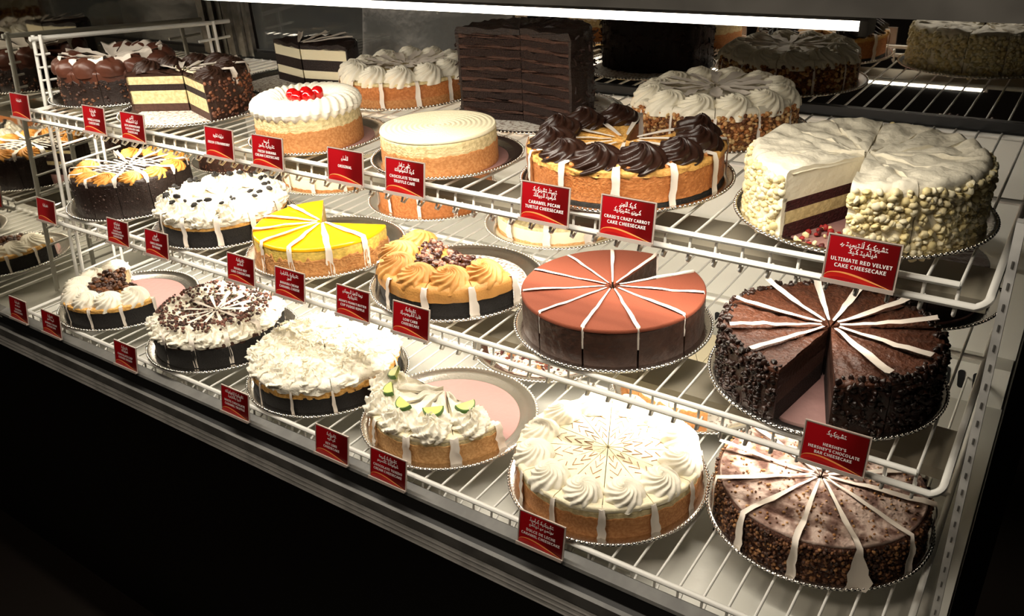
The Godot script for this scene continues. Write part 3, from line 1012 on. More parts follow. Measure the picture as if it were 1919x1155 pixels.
func middle_shelf() -> void:
	# --- chocolate bar cake, one slice sold
	tray(-0.216, -1.034, 1, "chocolate-chip-coated chocolate cake")
	var c := new_cake("chocolate_chip_cake", "tall dark chocolate cake coated in chips, one slice missing, paper strips fanned on top", -0.216, -1.034, 1)
	var bd := [99.0, 120.0, 149.0, 181.0, 213.0, 245.0, 274.0, 305.0, 334.0, 373.0, 405.0, 433.0]
	var L := []
	for k in 11:
		L.append([deg_to_rad(bd[k]), deg_to_rad(bd[k + 1])])
	var S := add_slices(c, L, [layer("cake_layer", "choc_cake", 0.1365, 0.0, 0.028), layer("filling", "choc_mousse", 0.136, 0.028, 0.050), layer("frosting", "choc_frost", 0.1375, 0.050, 0.073, {"sa": 0.002}), layer("chocolate_coat", "choc_frost", 0.1385, 0.0, 0.068, {"shell": true, "ragged": 0.002, "sa": 0.0015}), layer("chocolate_top", "choc_bar_top", 0.137, 0.073, 0.079, {"ta": 0.004, "tf": 45.0, "sa": 0.002, "bevel": 0.004, "nt": 12, "step": 2.5})], 0.002)
	scatter(c, "chocolate_chips", "drop", "bits_gloss", 1300, [lin(0.16, 0.09, 0.065), lin(0.12, 0.07, 0.05), lin(0.21, 0.12, 0.085)], 0.0044, on_side(L, 0.1432, 0.002, 0.079))
	scatter(c, "rim_chips", "drop", "bits_gloss", 170, [lin(0.16, 0.09, 0.065), lin(0.12, 0.07, 0.05)], 0.0044, on_top(L, 0.130, 0.142, 0.079, 0.003))
	for k in range(1, 11):
		paper(c, bd[k], 0.012, 0.132, 0.080, 0.010 if k != 10 else 0.012, 0.0, {"side": 0.0, "lift": 0.003, "rise": [0, 0.001, 0.003, 0.006, 0.010, 0.008, 0.008, 0.009, 0.012, 0.005, 0.003][k]})
	# --- cocoa-dusted cake
	tray(-0.543, -1.030, 1, "cocoa-dusted sliced cake")
	c = new_cake("cocoa_cake", "smooth cocoa-dusted chocolate cake cut in wedges with one wedge missing", -0.543, -1.030, 1)
	L = cuts(-50, 274, 10)
	S = add_slices(c, L, [layer("body", "tiramisu_side", 0.1365, 0.0, 0.061, {"sa": 0.0012, "sf": 30.0, "bevel": 0.002}), layer("cocoa_top", "cocoa", 0.1372, 0.061, 0.066, {"bevel": 0.003})], 0.0030)
	papers(c, L, [], 0.012, 0.1375, 0.0655, 0.0055, 0.0035, {"lift": 0.0015, "low": 0.02, "side": 0.75})
	# --- peanut butter swirls
	tray(-0.853, -1.031, 1, "tan-swirled fudge cake", "doily")
	c = new_cake("peanut_butter_cake", "part-sold black-crusted cake with big tan swirls and chocolate pieces", -0.853, -1.030, 1)
	L = cuts(8, 206, 6)
	S = add_slices(c, L, [layer("filling", "peanut", 0.131, 0.0, 0.034), layer("crust", "dark_crust", 0.1335, 0.0, 0.031, {"shell": true, "ragged": 0.002}), layer("peanut_cream", "peanut", 0.1350, 0.029, 0.056, {"sa": 0.003, "sf": 35.0, "ta": 0.002, "bevel": 0.012})])
	ring_of_rosettes(S, L, "rose", "peanut", 0.100, 0.050, 0.0355, 0.027)
	scatter(c, "chocolate_pieces", "nugget", "bits_gloss", 170, [lin(0.30, 0.16, 0.12), lin(0.2, 0.1, 0.08), lin(0.62, 0.45, 0.38)], 0.0052, on_top(L, 0.004, 0.072, 0.058, 0.006))
	papers(c, L, [], 0.125, 0.1355, 0.050, 0.010, 0.014, {"low": 0.004, "rest": 0.003})
	# --- mango
	tray(-1.183, -1.034, 1, "yellow-glazed mango cheesecake")
	c = new_cake("mango_cheesecake", "bright yellow glazed mango cheesecake with several slices sold", -1.183, -1.031, 1)
	L = cuts(-22, 226, 8)
	S = add_slices(c, L, [layer("filling", "mango_cheese", 0.1285, 0.0, 0.050, {"sa": 0.001}), layer("crust", "crumb_side", 0.1305, 0.0, 0.032, {"shell": true, "ragged": 0.009}), layer("mango_glaze", "mango_glaze", 0.129, 0.050, 0.056, {"bevel": 0.003})], 0.002)
	papers(c, L, [0, 8], 0.010, 0.130, 0.056, 0.011, 0.012, {"low": 0.004, "lift": 0.002})
	# --- cookies and cream
	tray(-1.481, -1.029, 1, "white cream cake with black cookie pieces")
	c = new_cake("cookie_cream_cake", "whole white cream cake dotted with black cookie pieces on a dark crust", -1.481, -1.029, 1)
	L = cuts(14, 374, 12)
	S = add_slices(c, L, [layer("filling", "cheese", 0.127, 0.0, 0.042), layer("crust", "dark_crust", 0.129, 0.0, 0.034, {"shell": true, "ragged": 0.002}), layer("baked_rim", "baked_edge", 0.1292, 0.034, 0.042, {"sa": 0.002}), layer("cream", "cream_rough", 0.130, 0.041, 0.056, {"sa": 0.006, "ta": 0.004, "bevel": 0.008})])
	ring_of_rosettes(S, L, "shaggy", "cream", 0.101, 0.050, 0.034, 0.034)
	for k in 12:
		for j in 3:
			var a: float = lerpf(L[k][0], L[k][1], 0.2 + 0.6 * rng.randf())
			var o := part("cookie_piece", bit_mesh("nugget"), M.dark_crust, S[k])
			var sz := rng.randf_range(0.0055, 0.0095)
			o.transform = Transform3D(Basis.from_euler(Vector3(rng.randf() * 6, rng.randf() * 6, 0)).scaled_local(Vector3(sz, sz * 0.5, sz * 0.6)), pol(rng.randf_range(0.082, 0.115), 0.083 + rng.randf() * 0.003, a))
	papers(c, L, [], 0.03, 0.1315, 0.058, 0.010, 0.011, {"low": 0.004, "lift": 0.002, "rest": 0.002})
	# --- chocolate cake with apricot swirls
	tray(-1.812, -1.031, 1, "tall chocolate cake with orange swirls")
	c = new_cake("orange_swirl_chocolate_cake", "tall dark chocolate cake ringed with orange cream swirls and white drizzle", -1.812, -1.031, 1)
	L = cuts(-160, 165, 11)
	S = add_slices(c, L, [layer("cake_layer", "choc_cake", 0.127, 0.0, 0.026), layer("cream_filling", "cheese", 0.126, 0.026, 0.036), layer("cake_layer", "choc_cake", 0.127, 0.036, 0.058), layer("cream_filling", "cheese", 0.126, 0.058, 0.066), layer("chocolate_top", "choc_dark", 0.1285, 0.066, 0.082, {"sa": 0.002, "ta": 0.001, "bevel": 0.006}), layer("chocolate_coat", "choc_dark", 0.129, 0.0, 0.072, {"shell": true, "ragged": 0.001, "thick": 0.005, "sa": 0.002, "sf": 90.0})])
	ring_of_rosettes(S, L, "rose", "apricot", 0.102, 0.078, 0.0275, 0.020)
	var lines := []
	for k in 13:
		var zz := -0.078 + 0.013 * k
		var w := sqrt(maxf(0.0, 0.082 * 0.082 - zz * zz))
		if zz > -0.06:
			lines.append([Vector3(-w, 0.0828, zz), Vector3(-w * 0.3, 0.083, zz + 0.003), Vector3(w * 0.3, 0.083, zz - 0.002), Vector3(w, 0.0828, zz)])
	drizzle(c, "white_drizzle", "cream", lines, 0.0014)
	papers(c, L, [], 0.010, 0.128, 0.083, 0.010, 0.006, {"lift": 0.004, "low": 0.05, "side": 0.3, "rise": 0.003})
	scatter(c, "chocolate_crumbs", "nugget", "bits", 500, [lin(0.16, 0.09, 0.07), lin(0.22, 0.13, 0.09)], 0.0024, on_side(L, 0.1295, 0.002, 0.078))
	# --- back row: part-sold low cakes
	tray(-1.166, -1.365, 1, "caramel brown cheesecake remnant")
	c = new_cake("caramel_cheesecake", "low caramel brown half cheesecake with paper between its slices", -1.166, -1.362, 1)
	L = cuts(-35, 170, 6)
	add_slices(c, L, [layer("body", "caramel_side", 0.125, 0.0, 0.046, {"sa": 0.001}), layer("top", "caramel_side", 0.124, 0.046, 0.052, {"ta": 0.001})])
	papers(c, L, [], 0.01, 0.1265, 0.05, 0.008, 0.009, {"low": 0.004})
	tray(-0.842, -1.365, 1, "pale cream cheesecake behind the cocoa-dusted cake")
	c = new_cake("cream_cheesecake", "low pale yellow cheesecake with paper strips, behind the cocoa-dusted cake", -0.842, -1.362, 1)
	L = cuts(-40, 180, 6)
	add_slices(c, L, [layer("body", "cheese_white", 0.125, 0.0, 0.030, {"sa": 0.001}), layer("crust", "graham_pale", 0.1258, 0.0, 0.006, {"shell": true, "ragged": 0.001}), layer("top", "cheese", 0.1255, 0.030, 0.036, {"ta": 0.001})])
	papers(c, L, [], 0.01, 0.127, 0.036, 0.012, 0.018, {"low": 0.003})
	tray(-1.491, -1.378, 1, "pale cream cheesecake behind the cookie cream cake")
	c = new_cake("cream_cheesecake", "low pale yellow cheesecake on a browned crust behind the cookie cream cake", -1.491, -1.375, 1)
	L = cuts(-60, 200, 8)
	add_slices(c, L, [layer("body", "cheese_white", 0.127, 0.0, 0.034, {"sa": 0.001}), layer("crust", "graham", 0.128, 0.0, 0.009, {"shell": true, "ragged": 0.002}), layer("top", "cheese_white", 0.128, 0.034, 0.041, {"ta": 0.001})])
	papers(c, L, [], 0.01, 0.1295, 0.041, 0.008, 0.010, {"low": 0.003})
	tray(-1.83, -1.39, 1, "brown chocolate cake behind the orange-swirled cake")
	c = new_cake("brown_nut_cake", "milk chocolate coloured cake remnant behind the orange-swirled cake", -1.81, -1.37, 1)
	L = cuts(-50, 130, 6)
	add_slices(c, L, [layer("body", "choc_mousse", 0.128, 0.0, 0.052, {"sa": 0.002}), layer("top", "choc_frost", 0.128, 0.052, 0.062, {"ta": 0.003})])
	scatter(c, "nut_pieces", "nugget", "bits", 160, [lin(0.5, 0.3, 0.2), lin(0.35, 0.2, 0.14)], 0.0035, on_side(L, 0.1285, 0.004, 0.05))
	tray(-0.19, -1.365, 1, "low dark chocolate cake by the black end")
	c = new_cake("dark_chocolate_cake", "low dark chocolate cake half hidden behind the chip-coated cake", -0.195, -1.372, 1)
	L = cuts(-90, 150, 8)
	add_slices(c, L, [layer("body", "choc_dark", 0.128, 0.0, 0.05, {"sa": 0.002}), layer("top", "choc_frost", 0.128, 0.05, 0.06, {"ta": 0.003})])

func top_shelf() -> void:
	# --- red velvet
	tray(-0.207, -1.064, 2, "white-frosted red velvet cake")
	var c := new_cake("red_velvet_cake", "tall white-frosted red layer cake coated in white chocolate chips, one slice missing", -0.207, -1.056, 2)
	var L := cuts(116, 444, 11)
	var velvet := {"sa": 0.0012, "sf": 120.0}
	var S := add_slices(c, L, [layer("red_cake_layer", "red_cake", 0.129, 0.0, 0.018, velvet), layer("cheesecake_layer", "cheese", 0.1285, 0.018, 0.034), layer("red_cake_layer", "red_cake", 0.129, 0.034, 0.047, velvet), layer("frosting", "frosting", 0.134, 0.047, 0.088, {"sa": 0.003, "sf": 25.0, "ta": 0.007, "tf": 22.0, "bevel": 0.010, "nt": 14, "step": 2.0, "dome": -0.007}), layer("frosting_coat", "frosting", 0.1345, 0.0, 0.052, {"shell": true, "thick": 0.0075, "ragged": 0.001, "sa": 0.002})], 0.0016)
	for k in S.size():
		# ragged folds of frosting pulled over each cut
		var a: float = L[k][0]
		var mb := MB.new()
		var f := func(u: float, v: float) -> Vector3:
			var r := lerpf(0.010, 0.124, u)
			var hgt := 0.0055 * sin(PI * pow(u, 0.8)) * (1.0 + 0.6 * n3(Vector3(u * 2, k, 0), 1.0))
			var base := 0.0815 - 0.007 * (1.0 - u) + n3(pol(r, 0, a), 22.0, 5.0) * 0.003
			return pol(r, base + hgt * sin(PI * pow(v, 0.6)), a + (v * 0.42 - 0.02) * (1.0 - 0.25 * u))
		mb.grid(16, 7, f)
		built("frosting_fold", mb, M.frosting, S[k])
	scatter(c, "white_chocolate_chips", "nugget", "bits", 1900, [lin(0.95, 0.89, 0.70), lin(0.92, 0.85, 0.62), lin(0.96, 0.92, 0.78)], 0.0046, on_side(L, 0.1385, 0.001, 0.080))
	scatter(c, "spilled_chips", "nugget", "bits", 40, [lin(0.95, 0.88, 0.68), lin(0.6, 0.1, 0.1), lin(0.3, 0.06, 0.06)], 0.0036, func(_k): return pol(rng.randf_range(0.07, 0.135), 0.003, deg_to_rad(rng.randf_range(88, 112))))
	# --- pecan turtle
	tray(-0.536, -1.056, 2, "cheesecake with chocolate swirls and pecans")
	c = new_cake("turtle_cheesecake", "caramel brown cheesecake crowned with glossy dark chocolate swirls", -0.538, -1.056, 2)
	L = cuts(-55, 252, 10)
	S = add_slices(c, L, [layer("chocolate_base", "dark_crust", 0.1385, 0.0, 0.011, {"sa": 0.002}), layer("body", "caramel_side", 0.1385, 0.011, 0.050, {"sa": 0.002, "sf": 40.0}), layer("baked_rim", "baked_edge", 0.1395, 0.047, 0.056, {"sa": 0.005, "sf": 70.0, "ta": 0.003, "tf": 80.0})])
	ring_of_rosettes(S, L, "swirl", "choc_gloss", 0.104, 0.052, 0.0335, 0.036)
	scatter(c, "pecan_pieces", "nugget", "bits", 260, [lin(0.78, 0.52, 0.28), lin(0.62, 0.38, 0.18), lin(0.85, 0.62, 0.36)], 0.0034, on_top(L, 0.085, 0.137, 0.056, 0.003))
	papers(c, L, [], 0.02, 0.1415, 0.056, 0.010, 0.011, {"low": 0.006, "lift": 0.003})
	# --- plain whole cheesecake
	tray(-0.843, -1.022, 2, "small plain cheesecake with spiral top", "board", 0.80)
	c = new_cake("plain_cheesecake", "small whole cheesecake with smooth white top marked by a spiral", -0.845, -1.006, 2)
	whole_cheesecake(c, 0.093, 0.034, 0.053)
	var mb := MB.new()
	var prof := [Vector2(0.0925, 0.053), Vector2(0.0935, 0.0555)]
	for k in 64:
		var r := 0.092 * (1.0 - k / 63.0)
		prof.append(Vector2(r, 0.0585 + 0.0006 * sin(r * 760.0)))
	mb.lathe(prof, 72)
	built("sour_cream_top", mb, M.cheese_white, c)
	# --- whole cheesecake with cherries
	tray(-1.136, -1.018, 2, "small cheesecake with cherries", "board", 0.80)
	c = new_cake("cherry_cheesecake", "small whole cheesecake with a piped cream ring and red cherries", -1.142, -1.004, 2)
	whole_cheesecake(c, 0.093, 0.038, 0.060)
	mb = MB.new()
	var rope := func(u: float, v: float) -> Vector3:
		var th := TAU * u
		var ph := TAU * v
		var rt := 0.0225 * (1.0 + 0.085 * (1.0 - 2.0 * pow(absf(sin((34.0 * th + 3.0 * ph) / 2.0)), 2.0)))
		rt *= 1.0 + 0.05 * n3(Vector3(cos(th), v, sin(th)), 6.0)
		return pol(0.0715 + cos(ph) * rt * 1.12, 0.066 + sin(ph) * rt * 0.85, th + 0.02 * sin(ph))
	mb.grid(300, 22, rope, true)
	built("piped_cream_ring", mb, M.cream, c)
	mb = MB.new()
	mb.lathe([Vector2(0.06, 0.062), Vector2(0.05, 0.072), Vector2(0.025, 0.069), Vector2(0.0, 0.068)], 40)
	built("cream_centre", mb, M.cream, c)
	mb = MB.new()
	var ch := func(u: float, v: float) -> Vector3:
		var q := Vector3(sin(PI * v) * cos(TAU * u), cos(PI * v), sin(PI * v) * sin(TAU * u))
		return q * (1.0 + 0.08 * n3(q, 1.2, 2.0) - 0.10 * pow(maxf(0.0, cos(PI * v)), 8.0))
	mb.grid(20, 14, ch, true)
	var cm := mb.mesh()
	for q in [Vector3(-0.024, 0.079, 0.006), Vector3(-0.004, 0.081, -0.008), Vector3(0.018, 0.082, -0.014), Vector3(0.016, 0.080, 0.006), Vector3(-0.006, 0.078, 0.012)]:
		var o := part("cherry", cm, M.cherry, c)
		o.position = q
		o.rotation = q * 90.0
		o.scale = Vector3.ONE * 0.0118
	# --- cut nut-crusted chocolate layer cake
	tray(-1.545, -1.06, 2, "half-sold nut-crusted chocolate cake", "doily")
	c = new_cake("nut_crusted_layer_cake", "half chocolate cake with chopped nut sides, its cream layers showing at the cut", -1.553, -1.05, 2)
	L = cuts(-207, 19, 7)
	S = add_slices(c, L, [layer("chocolate_base", "choc_mousse", 0.126, 0.0, 0.016), layer("cream_layer", "cheese", 0.125, 0.016, 0.043), layer("cake_layer", "choc_cake", 0.126, 0.043, 0.056), layer("cream_layer", "cheese", 0.125, 0.056, 0.072), layer("chocolate_top", "choc_frost", 0.127, 0.072, 0.080, {"sa": 0.003, "ta": 0.008, "tf": 50.0}), layer("chocolate_coat", "choc_frost", 0.128, 0.0, 0.074, {"shell": true, "thick": 0.006, "sa": 0.003})])
	ring_of_rosettes(S, L, "rose", "choc_frost", 0.095, 0.078, 0.030, 0.022)
	scatter(c, "chopped_nuts", "nugget", "bits", 700, [lin(0.42, 0.25, 0.17), lin(0.55, 0.34, 0.22), lin(0.28, 0.16, 0.11)], 0.0036, on_side(L, 0.1305, 0.002, 0.076))
	lines = []
	for k in 26:
		var a := deg_to_rad(rng.randf_range(-200, 12))
		var r0 := rng.randf_range(0.01, 0.06)
		lines.append([pol(r0, 0.0815, a), pol(r0 + 0.025, 0.0822, a + 0.1)])
	drizzle(c, "cream_drizzle", "cheese_white", lines, 0.0016)
	papers(c, L, [0, 7], 0.02, 0.127, 0.080, 0.014, 0.016, {"lift": 0.004, "low": 0.045, "side": 0.6, "rise": 0.004})
	# --- chocolate mound cake
	tray(-1.86, -1.09, 2, "chocolate cake topped with round mounds")
	c = new_cake("chocolate_mound_cake", "dark chocolate cake with round glossy chocolate mounds beside the mirrored end", -1.85, -1.085, 2)
	L = cuts(-150, 165, 11)
	S = add_slices(c, L, [layer("chocolate_base", "choc_cake", 0.120, 0.0, 0.028), layer("cream_layer", "cheese", 0.119, 0.028, 0.052), layer("chocolate_top", "choc_milk", 0.121, 0.052, 0.076, {"sa": 0.002, "bevel": 0.008}), layer("chocolate_coat", "choc_dark", 0.1215, 0.0, 0.056, {"shell": true, "thick": 0.005, "sa": 0.002, "ragged": 0.006})])
	ring_of_rosettes(S, L, "dollop", "choc_milk", 0.098, 0.068, 0.031, 0.032)
	scatter(c, "nut_pieces", "nugget", "bits", 320, [lin(0.3, 0.18, 0.12), lin(0.42, 0.26, 0.16), lin(0.2, 0.12, 0.09)], 0.003, on_side(L, 0.1240, 0.002, 0.052))
	papers(c, L, [], 0.010, 0.108, 0.080, 0.030, 0.014, {"lift": 0.004, "side": 0.25, "low": 0.03, "rise": 0.014})
	# --- carrot cake (back row)
	tray(-0.520, -1.35, 2, "nut-sided carrot cake")
	c = new_cake("carrot_cake", "whole cake with chopped nut sides and broad white cream roses in front of the mirror", -0.521, -1.352, 2)
	L = cuts(8, 368, 12)
	S = add_slices(c, L, [layer("body", "nut_side", 0.131, 0.0, 0.054, {"sa": 0.002}), layer("frosting", "frosting", 0.131, 0.052, 0.066, {"sa": 0.003, "ta": 0.003, "bevel": 0.006})])
	scatter(c, "chopped_nuts", "nugget", "bits", 1900, [lin(0.80, 0.60, 0.38), lin(0.66, 0.42, 0.22), lin(0.88, 0.74, 0.52), lin(0.42, 0.25, 0.14)], 0.0034, on_side(L, 0.1345, 0.001, 0.056))
	ring_of_rosettes(S, L, "rose", "frosting", 0.102, 0.054, 0.0345, 0.030)
	papers(c, L, [], 0.01, 0.090, 0.070, 0.018, 0.01, {"side": 0.0, "lift": 0.004, "rise": 0.002})
	papers(c, L, [], 0.126, 0.134, 0.050, 0.004, 0.005, {"low": 0.004})
	# --- chocolate tower
	tray(-0.852, -1.322, 2, "tall chocolate tower cake", "doily")
	c = new_cake("chocolate_tower_cake", "towering many-layered dark chocolate cake, cut in half, rising to the top light", -0.853, -1.262, 2)
	L = cuts(-191, 15, 6)
	var lays := []
	var y := 0.0
	for k in 8:
		lays.append(layer("cake_layer", "choc_cake", 0.122, y, y + 0.013, {"sa": 0.001, "ta": 0.006, "tf": 26.0, "seed": k * 31.0}))
		y += 0.013
		lays.append(layer("mousse_layer", "choc_mousse", 0.1225, y, y + 0.0062, {"ta": 0.007, "tf": 30.0, "bevel": 0.001, "seed": k * 17.0}))
		y += 0.0062
	lays.append(layer("chocolate_coat", "choc_dark", 0.128, 0.0, 0.156, {"shell": true, "thick": 0.007, "ragged": 0.005, "sa": 0.004, "sf": 40.0}))
	lays.append(layer("chocolate_top", "choc_dark", 0.127, y, y + 0.012, {"sa": 0.004, "sf": 40.0, "ta": 0.006, "tf": 60.0, "bevel": 0.008}))
	add_slices(c, L, lays, 0.0002)
	scatter(c, "chocolate_curls", "flake", "bits", 420, [lin(0.16, 0.1, 0.08), lin(0.22, 0.14, 0.11)], 0.006, on_side(L, 0.131, 0.004, 0.16))
	# --- caramel cheesecake with white roses
	tray(-1.205, -1.345, 2, "brown cheesecake with white cream roses")
	c = new_cake("cream_rose_cheesecake", "orange-brown cheesecake with large white cream roses beside the chocolate tower", -1.205, -1.345, 2)
	L = cuts(10, 370, 12)
	S = add_slices(c, L, [layer("crust", "graham", 0.1345, 0.0, 0.020, {"shell": true, "ragged": 0.002}), layer("body", "caramel_side", 0.1335, 0.0, 0.046, {"sa": 0.001}), layer("top", "cheese", 0.1335, 0.046, 0.052, {"ta": 0.001})])
	ring_of_rosettes(S, L, "rose", "cream", 0.104, 0.048, 0.0330, 0.033)
	papers(c, L, [], 0.125, 0.1365, 0.05, 0.008, 0.009, {"low": 0.004})
	papers(c, L, [], 0.01, 0.085, 0.060, 0.02, 0.01, {"side": 0.0, "lift": 0.004, "rise": 0.008})
	# --- black and white layer cake
	tray(-1.54, -1.34, 2, "black-and-white layered cake remnant", "doily")
	c = new_cake("black_and_white_cake", "last slices of a tall cake in black chocolate and white cream layers", -1.488, -1.315, 2)
	L = cuts(-165, -8, 5)
	S = add_slices(c, L, [layer("chocolate_layer", "choc_dark", 0.125, 0.0, 0.018), layer("cream_layer", "cheese_white", 0.125, 0.018, 0.036, {"sa": 0.002}), layer("chocolate_layer", "choc_dark", 0.125, 0.036, 0.060), layer("cream_layer", "cheese_white", 0.125, 0.060, 0.084, {"sa": 0.002, "ta": 0.005}), layer("chocolate_top", "choc_dark", 0.126, 0.082, 0.092, {"ta": 0.006, "sa": 0.003}), layer("chocolate_coat", "choc_dark", 0.128, 0.0, 0.085, {"shell": true, "thick": 0.004})])
	papers(c, L, [0, 5], 0.01, 0.12, 0.092, 0.012, 0.01, {"side": 0.0, "lift": 0.004, "rise": 0.004})

var lines := []

func whole_cheesecake(c: Node3D, R: float, hc: float, h: float) -> void:
	var mb := MB.new()
	crust_shell(mb, 0.0, TAU, R + 0.001, 0.0, hc, {"ragged": 0.003})
	built("crust", mb, M.graham, c)
	mb = MB.new()
	wedge(mb, 0.0, TAU, R, 0.0, h, {"sa": 0.0007, "sf": 60.0, "bevel": 0.004})
	built("filling", mb, M.cheese, c)

# ------------------------------------------------------------------ price cards
const GLYPH := {
	# strokes run from the right edge leftwards: "x,y x,y ..." separated by ";"; after "|" the dots
	"ا": [0.25, "0.1,0 0.1,1.0"], "أ": [0.25, "0.1,0 0.1,0.9|0.1,1.15"], "ل": [0.45, "0,0 0.15,0 0.15,1.0 0.15,0 0.45,0"],
	"ب": [0.5, "0,0 0.25,0 0.25,0.35 0.25,0 0.5,0|0.25,-0.3"], "ت": [0.5, "0,0 0.25,0 0.25,0.35 0.25,0 0.5,0|0.17,0.6 0.34,0.6"],
	"ث": [0.5, "0,0 0.25,0 0.25,0.35 0.25,0 0.5,0|0.15,0.6 0.25,0.75 0.35,0.6"], "ن": [0.5, "0,0 0.25,0 0.25,0.35 0.25,0 0.5,0|0.25,0.6"],
	"ي": [0.5, "0,0 0.25,0 0.25,0.35 0.25,0 0.5,0|0.17,-0.3 0.34,-0.3"], "ى": [0.6, "0,0 0.2,0.2 0.4,0 0.2,-0.3 0.6,-0.3"],
	"س": [0.8, "0,0 0.12,0 0.12,0.3 0.2,0 0.32,0 0.32,0.3 0.4,0 0.52,0 0.52,0.3 0.6,0 0.8,0"],
	"ش": [0.8, "0,0 0.12,0 0.12,0.3 0.2,0 0.32,0 0.32,0.3 0.4,0 0.52,0 0.52,0.3 0.6,0 0.8,0|0.25,0.6 0.35,0.78 0.45,0.6"],
	"ك": [0.6, "0,0 0.5,0;0.05,0.95 0.4,0.5 0.1,0.3 0.4,0 0.6,0"], "ر": [0.35, "0,0.1 0.1,0.1 0.2,-0.15 0.4,-0.3"],
	"ز": [0.35, "0,0.1 0.1,0.1 0.2,-0.15 0.4,-0.3|0.15,0.45"], "د": [0.4, "0,0.35 0.15,0.1 0.05,0 0.35,0"],
	"و": [0.4, "0,0 0.05,0.3 0.25,0.3 0.25,0 0,0 0.2,-0.2 0.4,-0.3"], "م": [0.5, "0,0 0.1,0.25 0.32,0.2 0.3,-0.08 0.1,0 0.5,0"],
	"ف": [0.5, "0,0 0.1,0.35 0.32,0.3 0.3,0 0.5,0|0.22,0.62"], "ق": [0.5, "0,0 0.1,0.35 0.32,0.3 0.3,0 0.5,0|0.15,0.62 0.3,0.62"],
	"ة": [0.4, "0,0 0.1,0.3 0.3,0.25 0.25,0 0,0|0.1,0.55 0.25,0.55"], "ه": [0.5, "0,0 0.1,0.35 0.35,0.25 0.25,0 0.15,0.15 0.5,0"],
	"ح": [0.55, "0,0.3 0.3,0.35 0.1,0 0.55,0"], "خ": [0.55, "0,0.3 0.3,0.35 0.1,0 0.55,0|0.25,0.6"], "ج": [0.55, "0,0.3 0.3,0.35 0.1,0 0.55,0|0.25,-0.25"],
	"ع": [0.5, "0,0.3 0.2,0.4 0.3,0.2 0.1,0 0.5,0"], "ط": [0.6, "0,0 0.2,0.3 0.45,0.15 0.1,0 0.6,0;0.15,0 0.15,0.9"], "ص": [0.65, "0,0 0.2,0.3 0.45,0.15 0.1,0 0.55,0 0.55,0.25 0.65,0"],
	" ": [0.35, ""],
}

func ribbon(mb: MB, pts: Array, w: float, z: float) -> void:
	for k in pts.size() - 1:
		var a: Vector2 = pts[k]
		var b: Vector2 = pts[k + 1]
		var d := (b - a)
		if d.length() < 1e-7:
			continue
		d = d.normalized()
		var n := Vector2(-d.y, d.x) * w / 2
		a -= d * w * 0.3
		b += d * w * 0.3
		mb.flat4(Vector3(a.x + n.x, a.y + n.y, z), Vector3(b.x + n.x, b.y + n.y, z), Vector3(b.x - n.x, b.y - n.y, z), Vector3(a.x - n.x, a.y - n.y, z))

func arabic(mb: MB, text: String, s: float, y: float, z: float) -> void:
	var total := 0.0
	for ch in text:
		if GLYPH.has(ch):
			total += GLYPH[ch][0]
	s = minf(s, 0.062 / maxf(total, 0.1))
	var x := total * s / 2
	for ch in text:
		if not GLYPH.has(ch):
			continue
		var g: Array = GLYPH[ch]
		var halves: PackedStringArray = g[1].split("|")
		for st in halves[0].split(";", false):
			var pts := []
			for q in st.split(" ", false):
				var xy: PackedStringArray = q.split(",")
				pts.append(Vector2(x - float(xy[0]) * s, y + float(xy[1]) * s))
			ribbon(mb, pts, s * 0.15, z)
		if halves.size() > 1:
			for q in halves[1].split(" ", false):
				var xy: PackedStringArray = q.split(",")
				var o := Vector2(x - float(xy[0]) * s, y + float(xy[1]) * s)
				ribbon(mb, [o - Vector2(s * 0.05, 0), o + Vector2(s * 0.05, 0)], s * 0.16, z)
		x -= float(g[0]) * s

